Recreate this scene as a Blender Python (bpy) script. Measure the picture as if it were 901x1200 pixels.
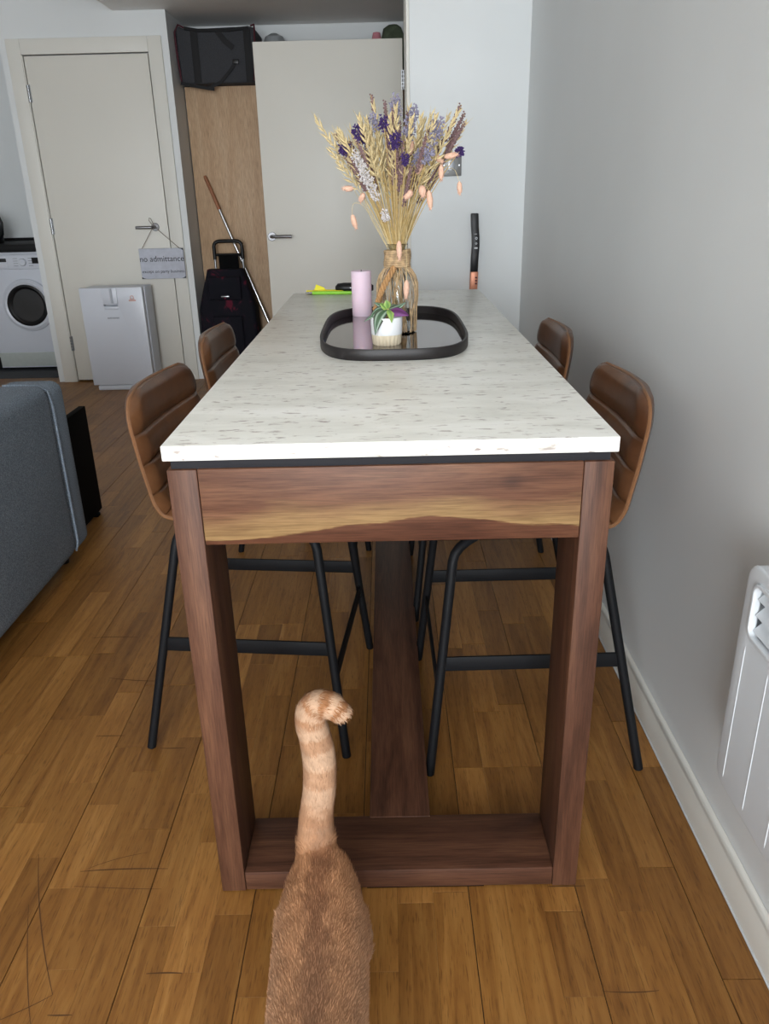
import bpy, bmesh, math, random
from mathutils import Vector, Matrix
random.seed(7)
S = bpy.context.scene
for o in list(bpy.data.objects): bpy.data.objects.remove(o)
COL = S.collection
PI = math.pi

# ------------------------------------------------------------------ camera
FPX, PITCH, YAW, ROLL = 922.72, 0.3874, -0.0077, -0.0239
CAM = Vector((-0.0017, -1.1026, 1.2162))
_f = Vector((math.sin(YAW)*math.cos(PITCH), math.cos(YAW)*math.cos(PITCH), -math.sin(PITCH)))
_r = Vector((math.cos(YAW), -math.sin(YAW), 0)); _u = _r.cross(_f)
_r2 = _r*math.cos(ROLL)+_u*math.sin(ROLL); _u2 = -_r*math.sin(ROLL)+_u*math.cos(ROLL)
cd = bpy.data.cameras.new('camera'); cam = bpy.data.objects.new('camera', cd); COL.objects.link(cam)
M3 = Matrix((( _r2.x, _u2.x, -_f.x), (_r2.y, _u2.y, -_f.y), (_r2.z, _u2.z, -_f.z)))
cam.matrix_world = Matrix.Translation(CAM) @ M3.to_4x4()
cd.sensor_fit = 'VERTICAL'; cd.sensor_height = 36; cd.sensor_width = 27.03; cd.lens = FPX*36/1200; cd.clip_start = .02
S.camera = cam

# ------------------------------------------------------------------ world, lights, exposure
w = bpy.data.worlds.new('world'); S.world = w; w.use_nodes = True
bg = w.node_tree.nodes['Background']; bg.inputs[0].default_value = (.62, .76, 1, 1); bg.inputs[1].default_value = 1.0
def area(name, loc, rot, sx, sy, power, col):
    l = bpy.data.lights.new(name, 'AREA'); l.shape = 'RECTANGLE'; l.size = sx; l.size_y = sy; l.energy = power; l.color = col
    o = bpy.data.objects.new(name, l); COL.objects.link(o); o.location = loc; o.rotation_euler = rot; return o
# daylight through the balcony window behind the photographer
area('window_front_offscreen', (-.55, -4.66, 1.38), (PI/2, 0, 0), 2.1, 2.0, 360, (.91, .96, 1.0))
vs = S.view_settings; vs.view_transform = 'Standard'; vs.look = 'None'; vs.gamma = 1; vs.use_curve_mapping = False
vs.exposure = -0.2

# ------------------------------------------------------------------ materials
def lin(c):
    return tuple(((v/255)/12.92 if v/255 <= .04045 else ((v/255+.055)/1.055)**2.4) for v in c)
MATS = {}
class NT:
    def __init__(s, name):
        s.m = bpy.data.materials.new(name); s.m.use_nodes = True; s.t = s.m.node_tree; s.n = s.t.nodes
        s.b = s.n['Principled BSDF']; MATS[name] = s.m
    def node(s, k, **kw):
        n = s.n.new(k)
        for a, v in kw.items(): setattr(n, a, v)
        return n
    def link(s, a, b): s.t.links.new(a, b)
    def coords(s, scale=(1, 1, 1), rot=(0, 0, 0), world=False, loc=(0, 0, 0)):
        if world: src = s.node('ShaderNodeNewGeometry').outputs['Position']
        else: src = s.node('ShaderNodeTexCoord').outputs['Object']
        mp = s.node('ShaderNodeMapping'); mp.inputs['Scale'].default_value = scale; mp.inputs['Rotation'].default_value = rot
        mp.inputs['Location'].default_value = loc
        s.link(src, mp.inputs[0]); return mp.outputs[0]
    def noise(s, vec, scale, detail=4, rough=.55, dist=0):
        n = s.node('ShaderNodeTexNoise'); n.inputs['Scale'].default_value = scale; n.inputs['Detail'].default_value = detail
        n.inputs['Roughness'].default_value = rough; n.inputs['Distortion'].default_value = dist
        if vec is not None: s.link(vec, n.inputs['Vector'])
        return n.outputs['Fac']
    def ramp(s, fac, stops):
        r = s.node('ShaderNodeValToRGB'); e = r.color_ramp.elements
        while len(e) < len(stops): e.new(.5)
        for i, (p, c) in enumerate(stops): e[i].position = p; e[i].color = (*lin(c), 1) if max(c) > 2 else (*c, 1)
        s.link(fac, r.inputs[0]); return r.outputs[0]
    def mix(s, a, b, fac, mode='MIX'):
        m = s.node('ShaderNodeMix', data_type='RGBA', blend_type=mode)
        for sock, v in ((m.inputs[0], fac), (m.inputs[6], a), (m.inputs[7], b)):
            if hasattr(v, 'links') or isinstance(v, bpy.types.NodeSocket): s.link(v, sock)
            elif isinstance(v, (int, float)): sock.default_value = v
            else: sock.default_value = (*v, 1)
        return m.outputs[2]
    def bump(s, h, strength=.2, dist=.002):
        b = s.node('ShaderNodeBump'); b.inputs['Strength'].default_value = strength; b.inputs['Distance'].default_value = dist
        s.link(h, b.inputs['Height']); s.link(b.outputs[0], s.b.inputs['Normal'])
    def color(s, c):
        if isinstance(c, bpy.types.NodeSocket): s.link(c, s.b.inputs['Base Color'])
        else: s.b.inputs['Base Color'].default_value = (*c, 1)
    def set(s, rough=.5, metal=0, spec=.5, **kw):
        s.b.inputs['Roughness'].default_value = rough; s.b.inputs['Metallic'].default_value = metal
        s.b.inputs['Specular IOR Level'].default_value = spec
        for k, v in kw.items(): s.b.inputs[k].default_value = v
        return s
def plain(name, c, rough=.5, metal=0, spec=.5, var=.04, nscale=40, bump=0, bdist=.001, **kw):
    """a colour with a faint procedural unevenness"""
    t = NT(name); l = lin(c); t.set(rough, metal, spec, **kw)
    v = t.coords(); n = t.noise(v, nscale)
    t.color(t.ramp(n, [(.3, tuple(x*(1-var) for x in l)), (.7, tuple(min(1, x*(1+var)) for x in l))]))
    if bump: t.bump(n, bump, bdist)
    return t.m
def wall_paint(name, c):
    t = NT(name); l = lin(c); t.set(.55, 0, .5); v = t.coords(world=True)
    n = t.noise(v, 1.6, 3); t.color(t.ramp(n, [(.3, tuple(x*.975 for x in l)), (.7, tuple(x*1.02 for x in l))]))
    t.bump(t.noise(v, 160, 3), .12, .001)
wall_paint('paint_wall', (216, 219, 219)); wall_paint('paint_ceiling', (236, 236, 234))
plain('door_paint', (214, 211, 202), .45, var=.01, nscale=3)
plain('trim_paint', (216, 214, 206), .5, var=.01, nscale=3)
plain('heater_white', (205, 210, 214), .5, var=.01, nscale=5)
plain('black_metal', (13, 14, 17), .6, 0, .22, var=.08)
plain('black_plastic', (12, 12, 14), .4, 0, .35); plain('black_matte', (7, 7, 8), .85, 0, .1); plain('worktop_black', (9, 9, 10), .55, 0, .2)
plain('door_steel', (128, 128, 130), .38, 1, var=.03); plain('spacer_stain', (36, 36, 40), .7, 0, .2); plain('chrome', (190, 190, 192), .18, 1, var=.02); plain('steel', (150, 152, 155), .3, 1, var=.05)
plain('brushed_plate', (118, 118, 117), .42, .5, var=.05)
plain('appliance_white', (205, 209, 218), .35, var=.01, nscale=4); plain('appliance_grey', (168, 172, 180), .4)
plain('kick_panel', (176, 182, 178), .5); plain('kitchen_vinyl', (52, 54, 58), .6, var=.2)
plain('print_grey', (120, 124, 132), .6); plain('print_pink', (205, 160, 150), .6); plain('print_white', (205, 208, 210), .6)
plain('ink', (45, 46, 52), .8); plain('sign_board', (186, 189, 200), .8, var=.08, nscale=25); plain('twine', (120, 108, 92), .9)
plain('candle_pink', (228, 202, 216), .55, var=.015, **{'Subsurface Weight': .15}); plain('wick', (60, 50, 45), .9)
plain('pot_white', (236, 237, 238), .35, var=.01); plain('pot_raw', (236, 222, 194), .7); plain('soil', (40, 30, 24), .95, var=.4)
plain('tray_black', (25, 20, 20), .5, var=.25, nscale=30)
plain('yellow_plastic', (235, 225, 40), .4); plain('green_plastic', (140, 205, 60), .35); plain('copper', (196, 132, 104), .4, .4)
plain('raffia', (178, 150, 114), .8, var=.4, nscale=90); plain('rope', (176, 134, 88), .85, var=.25, nscale=150)
plain('straw', (210, 190, 144), .8, var=.16, nscale=120); plain('stalk', (196, 168, 112), .85, var=.2, nscale=90)
plain('mauve', (126, 100, 100), .9, var=.3, nscale=200); plain('purple', (68, 46, 104), .9, var=.35, nscale=200)
plain('lilac', (146, 142, 162), .9, var=.25, nscale=200); plain('offwhite', (214, 208, 206), .9, var=.1, nscale=200)
plain('peach', (224, 182, 158), .95, var=.12, nscale=200)
plain('piping_red', (70, 22, 34), .8); plain('bag_black', (50, 51, 55), .85, var=.35, nscale=220, bump=.4)
plain('webbing', (22, 22, 24), .8, var=.2, nscale=300); plain('green_cloth', (74, 84, 66), .9, var=.3, nscale=30); plain('pink_cloth', (200, 130, 140), .9)
plain('broom_wood', (150, 98, 68), .6, var=.15); plain('bristle', (120, 60, 50), .9)
plain('cable_black', (18, 18, 18), .6); plain('patch_dark', (40, 38, 40), .5)
plain('white_window', (210, 212, 214), .4)

t = NT('glass'); t.set(.04, 0, .5, **{'Transmission Weight': 1.0, 'IOR': 1.45}); t.color((.97, .99, .98))
t = NT('frosted_plastic'); t.set(.35, 0, .5, **{'Transmission Weight': .6}); t.color(lin((200, 204, 206)))
t = NT('mirror_smoked'); t.set(.06, 1.0, .5); t.color(t.ramp(t.noise(t.coords(), 4), [(.3, (112, 104, 102)), (.7, (122, 114, 112))]))
t = NT('drum_glass'); t.set(.08, 0, .6, **{'Coat Weight': .5}); t.color(t.ramp(t.noise(t.coords(), 14), [(.35, (8, 8, 10)), (.7, (26, 26, 30))]))

# marble / quartz tabletop: pale with sparse grey-brown flecks stretched across
t = NT('marble'); t.set(.3, 0, .45)
v1 = t.coords((14, 42, 42)); n1 = t.noise(v1, 2.2, 5, .6, .4)
v2 = t.coords((2.4, 7, 7)); n2 = t.noise(v2, 2, 6, .6, .5)
v3 = t.coords((20, 60, 60), loc=(3, 1, 0)); n3 = t.noise(v3, 1.4, 3, .5)
base = t.ramp(n2, [(.3, (212, 211, 202)), (.5, (228, 227, 219)), (.7, (235, 234, 228))])
fl = t.ramp(n1, [(.585, (0, 0, 0)), (.69, (1, 1, 1))])
c = t.mix(base, lin((150, 136, 128)), t.mix((0, 0, 0), (.8, .8, .8), fl))
fl2 = t.ramp(n3, [(.655, (0, 0, 0)), (.72, (.8, .8, .8))])
c = t.mix(c, lin((118, 96, 90)), fl2); t.color(c)

def wood(name, stops, axis, rough=.5, scale=1.0, gold=None, bumpk=.15):
    t = NT(name); t.set(rough, 0, .25)
    k = {'x': (2.2, 24, 24), 'y': (24, 2.2, 24), 'z': (24, 24, 2.2)}[axis]
    v = t.coords(tuple(a*scale for a in k), world=True)
    n = t.noise(v, 1.0, 6, .62, .6)
    kf = {'x': (16, 420, 420), 'y': (420, 16, 420), 'z': (420, 420, 16)}[axis]; fine = t.noise(t.coords(kf, world=True), 1, 3, .6)
    c = t.ramp(n, stops)
    if gold:      # a pale sapwood streak with a ragged upper and a crisp wavy lower side, and a knot
        sp = t.node('ShaderNodeSeparateXYZ'); t.link(t.node('ShaderNodeNewGeometry').outputs['Position'], sp.inputs[0])
        wv = t.noise(t.coords((2.6, 2, 6), world=True, loc=gold[1]), 1.0, 2, .5); rg = t.noise(t.coords((6, 6, 60), world=True), 1.0, 4, .6)
        def mth(op, a, b_):
            m = t.node('ShaderNodeMath', operation=op)
            for i_, q in enumerate((a, b_)):
                if isinstance(q, (int, float)): m.inputs[i_].default_value = q
                else: t.link(q, m.inputs[i_])
            return m.outputs[0]
        h = mth('ADD', mth('MULTIPLY', mth('SUBTRACT', sp.outputs[2], .7167), 8.1), mth('ADD', mth('MULTIPLY', mth('SUBTRACT', wv, .5), 1.1), mth('MULTIPLY', mth('SUBTRACT', rg, .5), .22)))
        c = t.mix(c, lin(gold[0]), t.ramp(h, [(.20, (0, 0, 0)), (.225, (.85, .85, .85)), (.30, (.7, .7, .7)), (.50, (0, 0, 0))]))
        c = t.mix(c, (.55, .38, .32), t.ramp(h, [(.17, (.6, .6, .6)), (.215, (.6, .6, .6)), (.22, (0, 0, 0))]), 'MULTIPLY')
        ds = t.node('ShaderNodeVectorMath', operation='DISTANCE'); mpk = t.coords((1, .1, 1.4), world=True); t.link(mpk, ds.inputs[0]); ds.inputs[1].default_value = (.182, 0, .811*1.4)
        c = t.mix(c, lin((66, 42, 32)), t.ramp(ds.outputs['Value'], [(.004, (.8, .8, .8)), (.022, (0, 0, 0))]))
    c = t.mix(c, t.ramp(fine, [(.35, (.62, .6, .58)), (.6, (1.05, 1.05, 1.05))]), .8, 'MULTIPLY')
    t.color(c); t.bump(fine, bumpk, .001); return t
red = [(.28, (54, 32, 22)), (.5, (84, 54, 39)), (.72, (106, 72, 52))]
wood('acacia_leg', red, 'z', .5); wood('acacia_rail', red, 'x', .5)
wood('acacia_apron', [(.28, (72, 44, 32)), (.5, (100, 67, 49)), (.75, (122, 88, 65))], 'x', .48, gold=((148, 120, 80), (.3, .2, 1.35)))
wood('acacia_board', red, 'y', .5)
wood('oak_veneer', [(.25, (186, 154, 122)), (.5, (199, 168, 136)), (.75, (208, 180, 150))], 'z', .55, .7, bumpk=.03)

# floor strips: tone attribute per strip, grain along the room
t = NT('oak_floor'); t.set(.42, 0, .4)
at_ = t.node('ShaderNodeAttribute', attribute_name='tone'); sep = t.node('ShaderNodeSeparateColor'); t.link(at_.outputs['Color'], sep.inputs[0])
pos = t.node('ShaderNodeNewGeometry').outputs['Position']
off = t.node('ShaderNodeVectorMath', operation='MULTIPLY_ADD'); t.link(at_.outputs['Color'], off.inputs[0]); off.inputs[1].default_value = (3, 17, 5); t.link(pos, off.inputs[2])
mp = t.node('ShaderNodeMapping'); mp.inputs['Scale'].default_value = (38, 2.6, 10); t.link(off.outputs[0], mp.inputs[0])
n = t.noise(mp.outputs[0], 1.0, 5, .6, 1.2)
c = t.ramp(n, [(.25, (116, 74, 31)), (.5, (146, 100, 47)), (.75, (166, 120, 63))])
tn = t.ramp(sep.outputs[0], [(0, (.74, .71, .68)), (.5, (.94, .93, .92)), (.85, (1.06, 1.06, 1.07)), (1, (1.26, 1.30, 1.40))])
c = t.mix(c, tn, 1.0, 'MULTIPLY')
mp2 = t.node('ShaderNodeMapping'); mp2.inputs['Scale'].default_value = (420, 30, 30); t.link(off.outputs[0], mp2.inputs[0])
pores = t.noise(mp2.outputs[0], 1, 2, .5)
c = t.mix(c, t.ramp(pores, [(.30, (.40, .34, .30)), (.43, (1, 1, 1))]), .6, 'MULTIPLY')
dirt = t.noise(pos, 2.3, 6, .65); c = t.mix(c, t.ramp(dirt, [(.3, (.80, .76, .74)), (.55, (1, 1, 1))]), .7, 'MULTIPLY')
t.color(c); t.bump(pores, .1, .0006)
plain('scratch', (88, 56, 26), .8); plain('floor_base', (34, 20, 10), .9)

t = NT('leather'); t.set(.33, 0, .55)
v = t.coords(); n = t.noise(v, 9, 5, .6)
t.color(t.ramp(n, [(.3, (80, 50, 31)), (.55, (106, 70, 44)), (.8, (130, 90, 59))])); t.bump(t.noise(v, 340, 2), .12, .0006)
plain('leather_piping', (122, 84, 54), .45, var=.1)
t = NT('sofa_fabric'); t.set(.95, 0, .15)
v = t.coords(world=True); n = t.noise(v, 330, 2, .7); n2 = t.noise(v, 6, 3)
c = t.ramp(n, [(.3, (94, 104, 115)), (.5, (120, 131, 143)), (.72, (162, 172, 182))])
t.color(t.mix(c, t.ramp(n2, [(.3, (.88, .88, .88)), (.7, (1, 1, 1))]), .8, 'MULTIPLY')); t.bump(n, .5, .001)
t = NT('trolley_fabric'); t.set(.85, 0, .2)
n = t.noise(t.coords((5, 5, 3)), 2.3, 3, .6, .8); t.color(t.ramp(n, [(.5, (18, 18, 26)), (.6, (26, 20, 30)), (.66, (92, 26, 44)), (.8, (70, 22, 36))]))
def vcol(name, rough=.9, spec=.2):
    t = NT(name); t.set(rough, 0, spec); a = t.node('ShaderNodeAttribute', attribute_name='col'); t.color(a.outputs['Color']); return t
vcol('cat_fur', .95, .1); vcol('leaf_striped', .45, .4)

# ------------------------------------------------------------------ mesh helpers
class MB:
    def __init__(s): s.v = []; s.f = []
    def add(s, vs, fs):
        b = len(s.v); s.v += [tuple(p) for p in vs]; s.f += [tuple(i+b for i in f) for f in fs]; return s
    def box(s, x0, x1, y0, y1, z0, z1):
        return s.add([(x0,y0,z0),(x1,y0,z0),(x1,y1,z0),(x0,y1,z0),(x0,y0,z1),(x1,y0,z1),(x1,y1,z1),(x0,y1,z1)],
                     [(0,3,2,1),(4,5,6,7),(0,1,5,4),(1,2,6,5),(2,3,7,6),(3,0,4,7)])
    def tube(s, pts, r, n=8, cap=True, flat=None):
        pts = [Vector(p) for p in pts]; rs = r if isinstance(r, (list, tuple)) else [r]*len(pts)
        up = None; rings = []
        for i, p in enumerate(pts):
            d = (pts[min(i+1, len(pts)-1)]-pts[max(i-1, 0)]).normalized()
            if up is None:
                a = Vector((0, 0, 1)) if abs(d.z) < .9 else Vector((1, 0, 0)); up = (a-d*a.dot(d)).normalized()
            else:
                up = up-d*up.dot(d); up = up.normalized() if up.length > 1e-6 else d.orthogonal().normalized()
            sd = d.cross(up)
            rings.append([p+(up*math.cos(2*PI*k/n)*(flat or 1)+sd*math.sin(2*PI*k/n))*rs[i] for k in range(n)])
        vs = [q for ring in rings for q in ring]; fs = []
        for i in range(len(pts)-1):
            for k in range(n): fs.append((i*n+k, i*n+(k+1)%n, (i+1)*n+(k+1)%n, (i+1)*n+k))
        if cap: fs.append(tuple(range(n))[::-1]); fs.append(tuple((len(pts)-1)*n+k for k in range(n)))
        return s.add(vs, fs)
    def lathe(s, prof, c=(0, 0, 0), n=28, axis='z', closed=False):
        vs = []; fs = []
        for (r, z) in prof:
            for k in range(n):
                a = 2*PI*k/n
                p = (r*math.cos(a), r*math.sin(a), z)
                if axis == 'y': p = (p[0], -p[2], p[1])
                if axis == 'x': p = (-p[2], p[0], p[1])
                vs.append((c[0]+p[0], c[1]+p[1], c[2]+p[2]))
        m = len(prof)
        for i in range(m-1 if not closed else m):
            j = (i+1) % m
            for k in range(n): fs.append((i*n+k, i*n+(k+1)%n, j*n+(k+1)%n, j*n+k))
        if not closed:
            if prof[0][0] > 1e-5: fs.append(tuple(range(n))[::-1])
            if prof[-1][0] > 1e-5: fs.append(tuple((m-1)*n+k for k in range(n)))
        return s.add(vs, fs)
    def prism(s, poly, z0, z1, axis='z'):
        n = len(poly)
        def P(a, b, h): return (a, b, h) if axis == 'z' else ((a, h, b) if axis == 'y' else (h, a, b))
        vs = [P(a, b, z0) for a, b in poly]+[P(a, b, z1) for a, b in poly]
        fs = [tuple(range(n))[::-1], tuple(range(n, 2*n))]+[(i, (i+1)%n, n+(i+1)%n, n+i) for i in range(n)]
        return s.add(vs, fs)
    def blob(s, c, d, length, rad, n=5, rings=(0, .25, .6, 1), rr=(0.15, .9, 1, .1)):
        c = Vector(c); d = Vector(d).normalized()
        return s.tube([c+d*length*q for q in rings], [rad*q for q in rr], n, True)
    def build(s, name, mat, parent=None, bevel=0, seg=2, smooth=None, loc=None, angle=35):
        me = bpy.data.meshes.new(name); bm = bmesh.new()
        vv = [bm.verts.new(p) for p in s.v]
        for f in s.f:
            try: bm.faces.new([vv[i] for i in f])
            except ValueError: pass
        bmesh.ops.remove_doubles(bm, verts=bm.verts, dist=1e-6)
        bmesh.ops.recalc_face_normals(bm, faces=bm.faces)
        if bevel:
            es = [e for e in bm.edges if len(e.link_faces) == 2 and e.calc_face_angle(0) > math.radians(angle)]
            bmesh.ops.bevel(bm, geom=es, offset=bevel, segments=seg, profile=.5, affect='EDGES', clamp_overlap=True)
        if smooth is None: smooth = True
        for f in bm.faces: f.smooth = smooth
        for e in bm.edges:
            if len(e.link_faces) == 2 and e.calc_face_angle(0) > math.radians(42): e.smooth = False
        bm.to_mesh(me); bm.free()
        me.materials.append(MATS[mat])
        o = bpy.data.objects.new(name, me); COL.objects.link(o)
        if parent: o.parent = parent
        if loc: o.location = loc
        return o
def tag(o, label=None, cat=None, group=None, kind=None):
    if label: o['label'] = label
    if cat: o['category'] = cat
    if group: o['group'] = group
    if kind: o['kind'] = kind
    return o
def thing(name, label, cat, loc=(0, 0, 0), rz=0, group=None):
    o = bpy.data.objects.new(name, None); COL.objects.link(o); o.location = loc; o.rotation_euler = (0, 0, rz)
    o.empty_display_size = .05
    return tag(o, label, cat, group)
def copy_tree(o, parent=None):
    c = o.copy(); COL.objects.link(c); c.parent = parent
    for ch in [x for x in bpy.data.objects if x.parent == o]: copy_tree(ch, c)
    return c
def box(name, mat, parent, x0, x1, y0, y1, z0, z1, bevel=.002, seg=2):
    return MB().box(x0, x1, y0, y1, z0, z1).build(name, mat, parent, bevel, seg)
def struct(o): o['kind'] = 'structure'; return o
def text_mesh(body, size, mat, name, parent, M, depth=.0006, align='CENTER', sx=1.0):
    cu = bpy.data.curves.new(name, 'FONT'); cu.body = body; cu.size = size; cu.align_x = align; cu.align_y = 'CENTER'; cu.extrude = depth
    tmp = bpy.data.objects.new(name+'_tmp', cu); COL.objects.link(tmp)
    dg = bpy.context.evaluated_depsgraph_get(); me = bpy.data.meshes.new_from_object(tmp.evaluated_get(dg))
    bpy.data.objects.remove(tmp); me.materials.clear(); me.materials.append(MATS[mat])
    me.transform(M @ Matrix.Diagonal((sx, 1, 1, 1)))
    o = bpy.data.objects.new(name, me); COL.objects.link(o); o.parent = parent; return o
def smoothstep(a, b, x):
    t = max(0, min(1, (x-a)/(b-a))); return t*t*(3-2*t)
def bez(a, b, c, n):
    a, b, c = Vector(a), Vector(b), Vector(c)
    return [a*(1-i/n)**2+b*2*(i/n)*(1-i/n)+c*(i/n)**2 for i in range(n+1)]

# ================================================================== THE SETTING
XW, YB, ZS, ZC = .617, 2.62, 2.263, 2.55      # right wall, switch wall, hall soffit, ceiling
YD, YH, YK = 4.471, 5.03, 5.5                 # closet-door wall, hall end wall, kitchen end wall
XL, YF = -3.6, -4.6
floor = struct(box('floor', 'floor_base', None, XL, .75, YF, 5.6, -.08, -.003, 0))
def proj(p):
    d = Vector(p)-CAM; z = d.dot(_f)
    return (450.5+FPX*d.dot(_r2)/z, 600-FPX*d.dot(_u2)/z, z)
def plank_mesh(pl, mb_list):
    me = bpy.data.meshes.new('plank'); vs = []; fs = []; cols = []
    for (x0, x1, y0, y1, dz, tone) in mb_list:
        b = len(vs); g = .0001; e_ = .0006
        vs += [(x0+g, y0+g, -.003), (x1-g, y0+g, -.003), (x1-g, y1-g, -.003), (x0+g, y1-g, -.003),
               (x0+g, y0+g, dz-.0003), (x1-g, y0+g, dz-.0003), (x1-g, y1-g, dz-.0003), (x0+g, y1-g, dz-.0003),
               (x0+e_, y0+e_, dz), (x1-e_, y0+e_, dz), (x1-e_, y1-e_, dz), (x0+e_, y1-e_, dz)]
        fs += [tuple(i+b for i in f) for f in ((0,1,5,4),(1,2,6,5),(2,3,7,6),(3,0,4,7),(4,5,9,8),(5,6,10,9),(6,7,11,10),(7,4,8,11),(8,9,10,11))]
        cols += [tone]*12
    me.from_pydata(vs, [], fs); a = me.color_attributes.new('tone', 'FLOAT_COLOR', 'POINT')
    for i, c_ in enumerate(cols): a.data[i].color = (*c_, 1)
    me.materials.append(MATS['oak_floor']); return me
rng = random.Random(11); planks = []
k0 = int((XL-.33)/.2)-1
for bi in range(k0, 2):
    bx0 = .33+.2*bi
    yend = YF+rng.uniform(-2, 0)
    ends = []
    while yend < 5.6: yend += rng.uniform(1.5, 2.2); ends.append(yend)
    for sidx in range(3):
        x0 = bx0+sidx*.2/3; x1 = x0+.2/3
        y = YF-rng.uniform(0, .4)
        if x1 > XW or x0 < XL: 
            if x0 > XW or x1 < XL: continue
            x1 = min(x1, XW); x0 = max(x0, XL)
        if x1-x0 < .004: continue
        e = (.0007 if sidx == 0 else 0); e2 = (.0007 if sidx == 2 else 0)
        while y < 5.6:
            nx = y+rng.choice((rng.uniform(.16, .34), rng.uniform(.3, .56)))
            for be in ends:
                if y < be-.06 and nx > be-.12: nx = be+.0; break
            y0, y1 = max(y, YF), min(nx, 5.6)
            cut = .0012 if any(abs(nx-be) < 1e-6 for be in ends) else (.0011 if rng.random() < .35 else 0)
            if y1-y0 > .01:
                tv = min(1, max(0, rng.gauss(.5, .26)))
                if rng.random() < .06: tv = rng.uniform(.9, 1)
                planks.append((x0+e, x1-e2, y0, y1-cut, rng.uniform(-.0002, 0), (tv, rng.random(), rng.random())))
            y = nx
def seen(pl):
    x, y = (pl[0]+pl[1])/2, (pl[2]+pl[3])/2
    if x < -1.12 and y < 1.55: return 0
    if x < -1.3 and y > 4.45: return 0
    if y > 4.7: return 0
    a = [proj((px_, py_, 0)) for px_, py_ in ((pl[0], pl[2]), (pl[1], pl[2]), (pl[1], pl[3]), (pl[0], pl[3]))]
    if min(q[2] for q in a) < .1: return 0
    cx = sorted(q[0] for q in a); cy = sorted(q[1] for q in a)
    if cx[3] < 0 or cx[0] > 901 or cy[0] > 1200 or cy[3] < 0: return 0
    cl = [(min(901, max(0, q[0])), min(1200, max(0, q[1]))) for q in a]
    return abs(sum(cl[i][0]*cl[(i+1)%4][1]-cl[(i+1)%4][0]*cl[i][1] for i in range(4)))/2
planks.sort(key=seen, reverse=True)
for pl in planks[:300]:
    o = bpy.data.objects.new('floor_plank', plank_mesh(None, [pl])); COL.objects.link(o); o.parent = floor
o = bpy.data.objects.new('floor_planks_beyond', plank_mesh(None, planks[300:])); COL.objects.link(o); o.parent = floor; o['kind'] = 'stuff'
# scratches and dark scuffs worn into the strips
def scratch(pts, wd):
    mb = MB(); P = [Vector((a, b, .0003)) for a, b in pts]; vs = []; fs = []
    for i, p in enumerate(P):
        d = (P[min(i+1, len(P)-1)]-P[max(i-1, 0)]).normalized(); s_ = Vector((-d.y, d.x, 0))*wd*(.35+.65*math.sin(PI*(i+.4)/(len(P)-.2)))
        vs += [p+s_, p-s_]
    for i in range(len(P)-1): fs.append((2*i, 2*i+1, 2*i+3, 2*i+2))
    o = mb.add(vs, fs).build('scratch_mark', 'scratch', floor); return o
def arc(a, m, b, n=10): return [(p.x, p.y) for p in bez((*a, 0), (*m, 0), (*b, 0), n)]
scratch(arc((-.72, .10), (-.66, -.06), (-.575, -.20)), .0011); scratch(arc((-.69, -.02), (-.63, -.18), (-.58, -.27)), .0008)
scratch(arc((-.62, .055), (-.54, .062), (-.45, .058)), .0016); scratch(arc((-.62, .02), (-.5, .01), (-.45, .01)), .0007)
scratch(arc((-.575, -.20), (-.60, -.22), (-.66, -.25)), .0008); scratch(arc((-.61, .06), (-.56, .09), (-.5, .10)), .0007)
scratch(arc((-.43, -.165), (-.40, -.163), (-.37, -.165)), .0015); scratch(arc((-.57, -.235), (-.55, -.236), (-.53, -.235)), .0014)
scratch(arc((-.56, .42), (-.53, .418), (-.5, .42)), .0016); scratch(arc((-.73, .47), (-.7, .47), (-.66, .47)), .0014)
scratch(arc((.33, -.21), (.38, -.215), (.42, -.21)), .0012); scratch(arc((.28, .0), (.3, .0), (.35, .0)), .0014)
scratch(arc((-.78, .72), (-.7, .70), (-.63, .70)), .0016); scratch(arc((-.9, .93), (-.85, .94), (-.76, .93)), .0016)
box('kitchen_floor', 'kitchen_vinyl', floor, XL, -2.345, 4.62, 5.5, -.002, .002, .0005)

wall_right = struct(box('wall_right', 'paint_wall', None, XW, .75, YF, YB+.1, 0, ZC, 0))
bbp = [(.617, 0), (.600, 0), (.600, .074), (.604, .081), (.617, .084)]
struct(MB().prism([(a, b) for a, b in bbp], YF, YB, 'y').build('baseboard_right', 'trim_paint', None, .001, 1))
struct(box('trim_2', 'heater_white', None, .5965, .6003, YF, YB-.016, 0, .0035, .001))
struct(box('wall_back', 'paint_wall', None, .118, XW+.0, YB, YB+.12, 0, ZC, .001))
struct(box('trim_1', 'trim_paint', None, .104, .1175, YB-.006, YB+.125, 0, ZC, .0015))
struct(box('baseboard_back', 'trim_paint', None, .118, .600, YB-.015, YB, 0, .084, .003))
struct(box('wall_hall_right', 'paint_wall', None, .21, .3, YB+.12, YH, 0, ZS, 0))
struct(box('wall_hall_end', 'paint_wall', None, -1.304, .3, YH, YH+.1, 0, ZC, 0))
struct(MB().box(XL, .75, YF-.1, 5.6, ZC, ZC+.1).build('ceiling', 'paint_ceiling'))
struct(box('ceiling_soffit', 'paint_ceiling', None, -1.62, .75, YB+.12, YH, ZS, ZC-.001, 0))
struct(box('wall_kitchen_end', 'paint_wall', None, XL, -2.345, YK, YK+.1, 0, ZC, 0))
struct(box('wall_left', 'paint_wall', None, XL-.1, XL, YF, 5.6, 0, ZC, 0))
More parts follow.
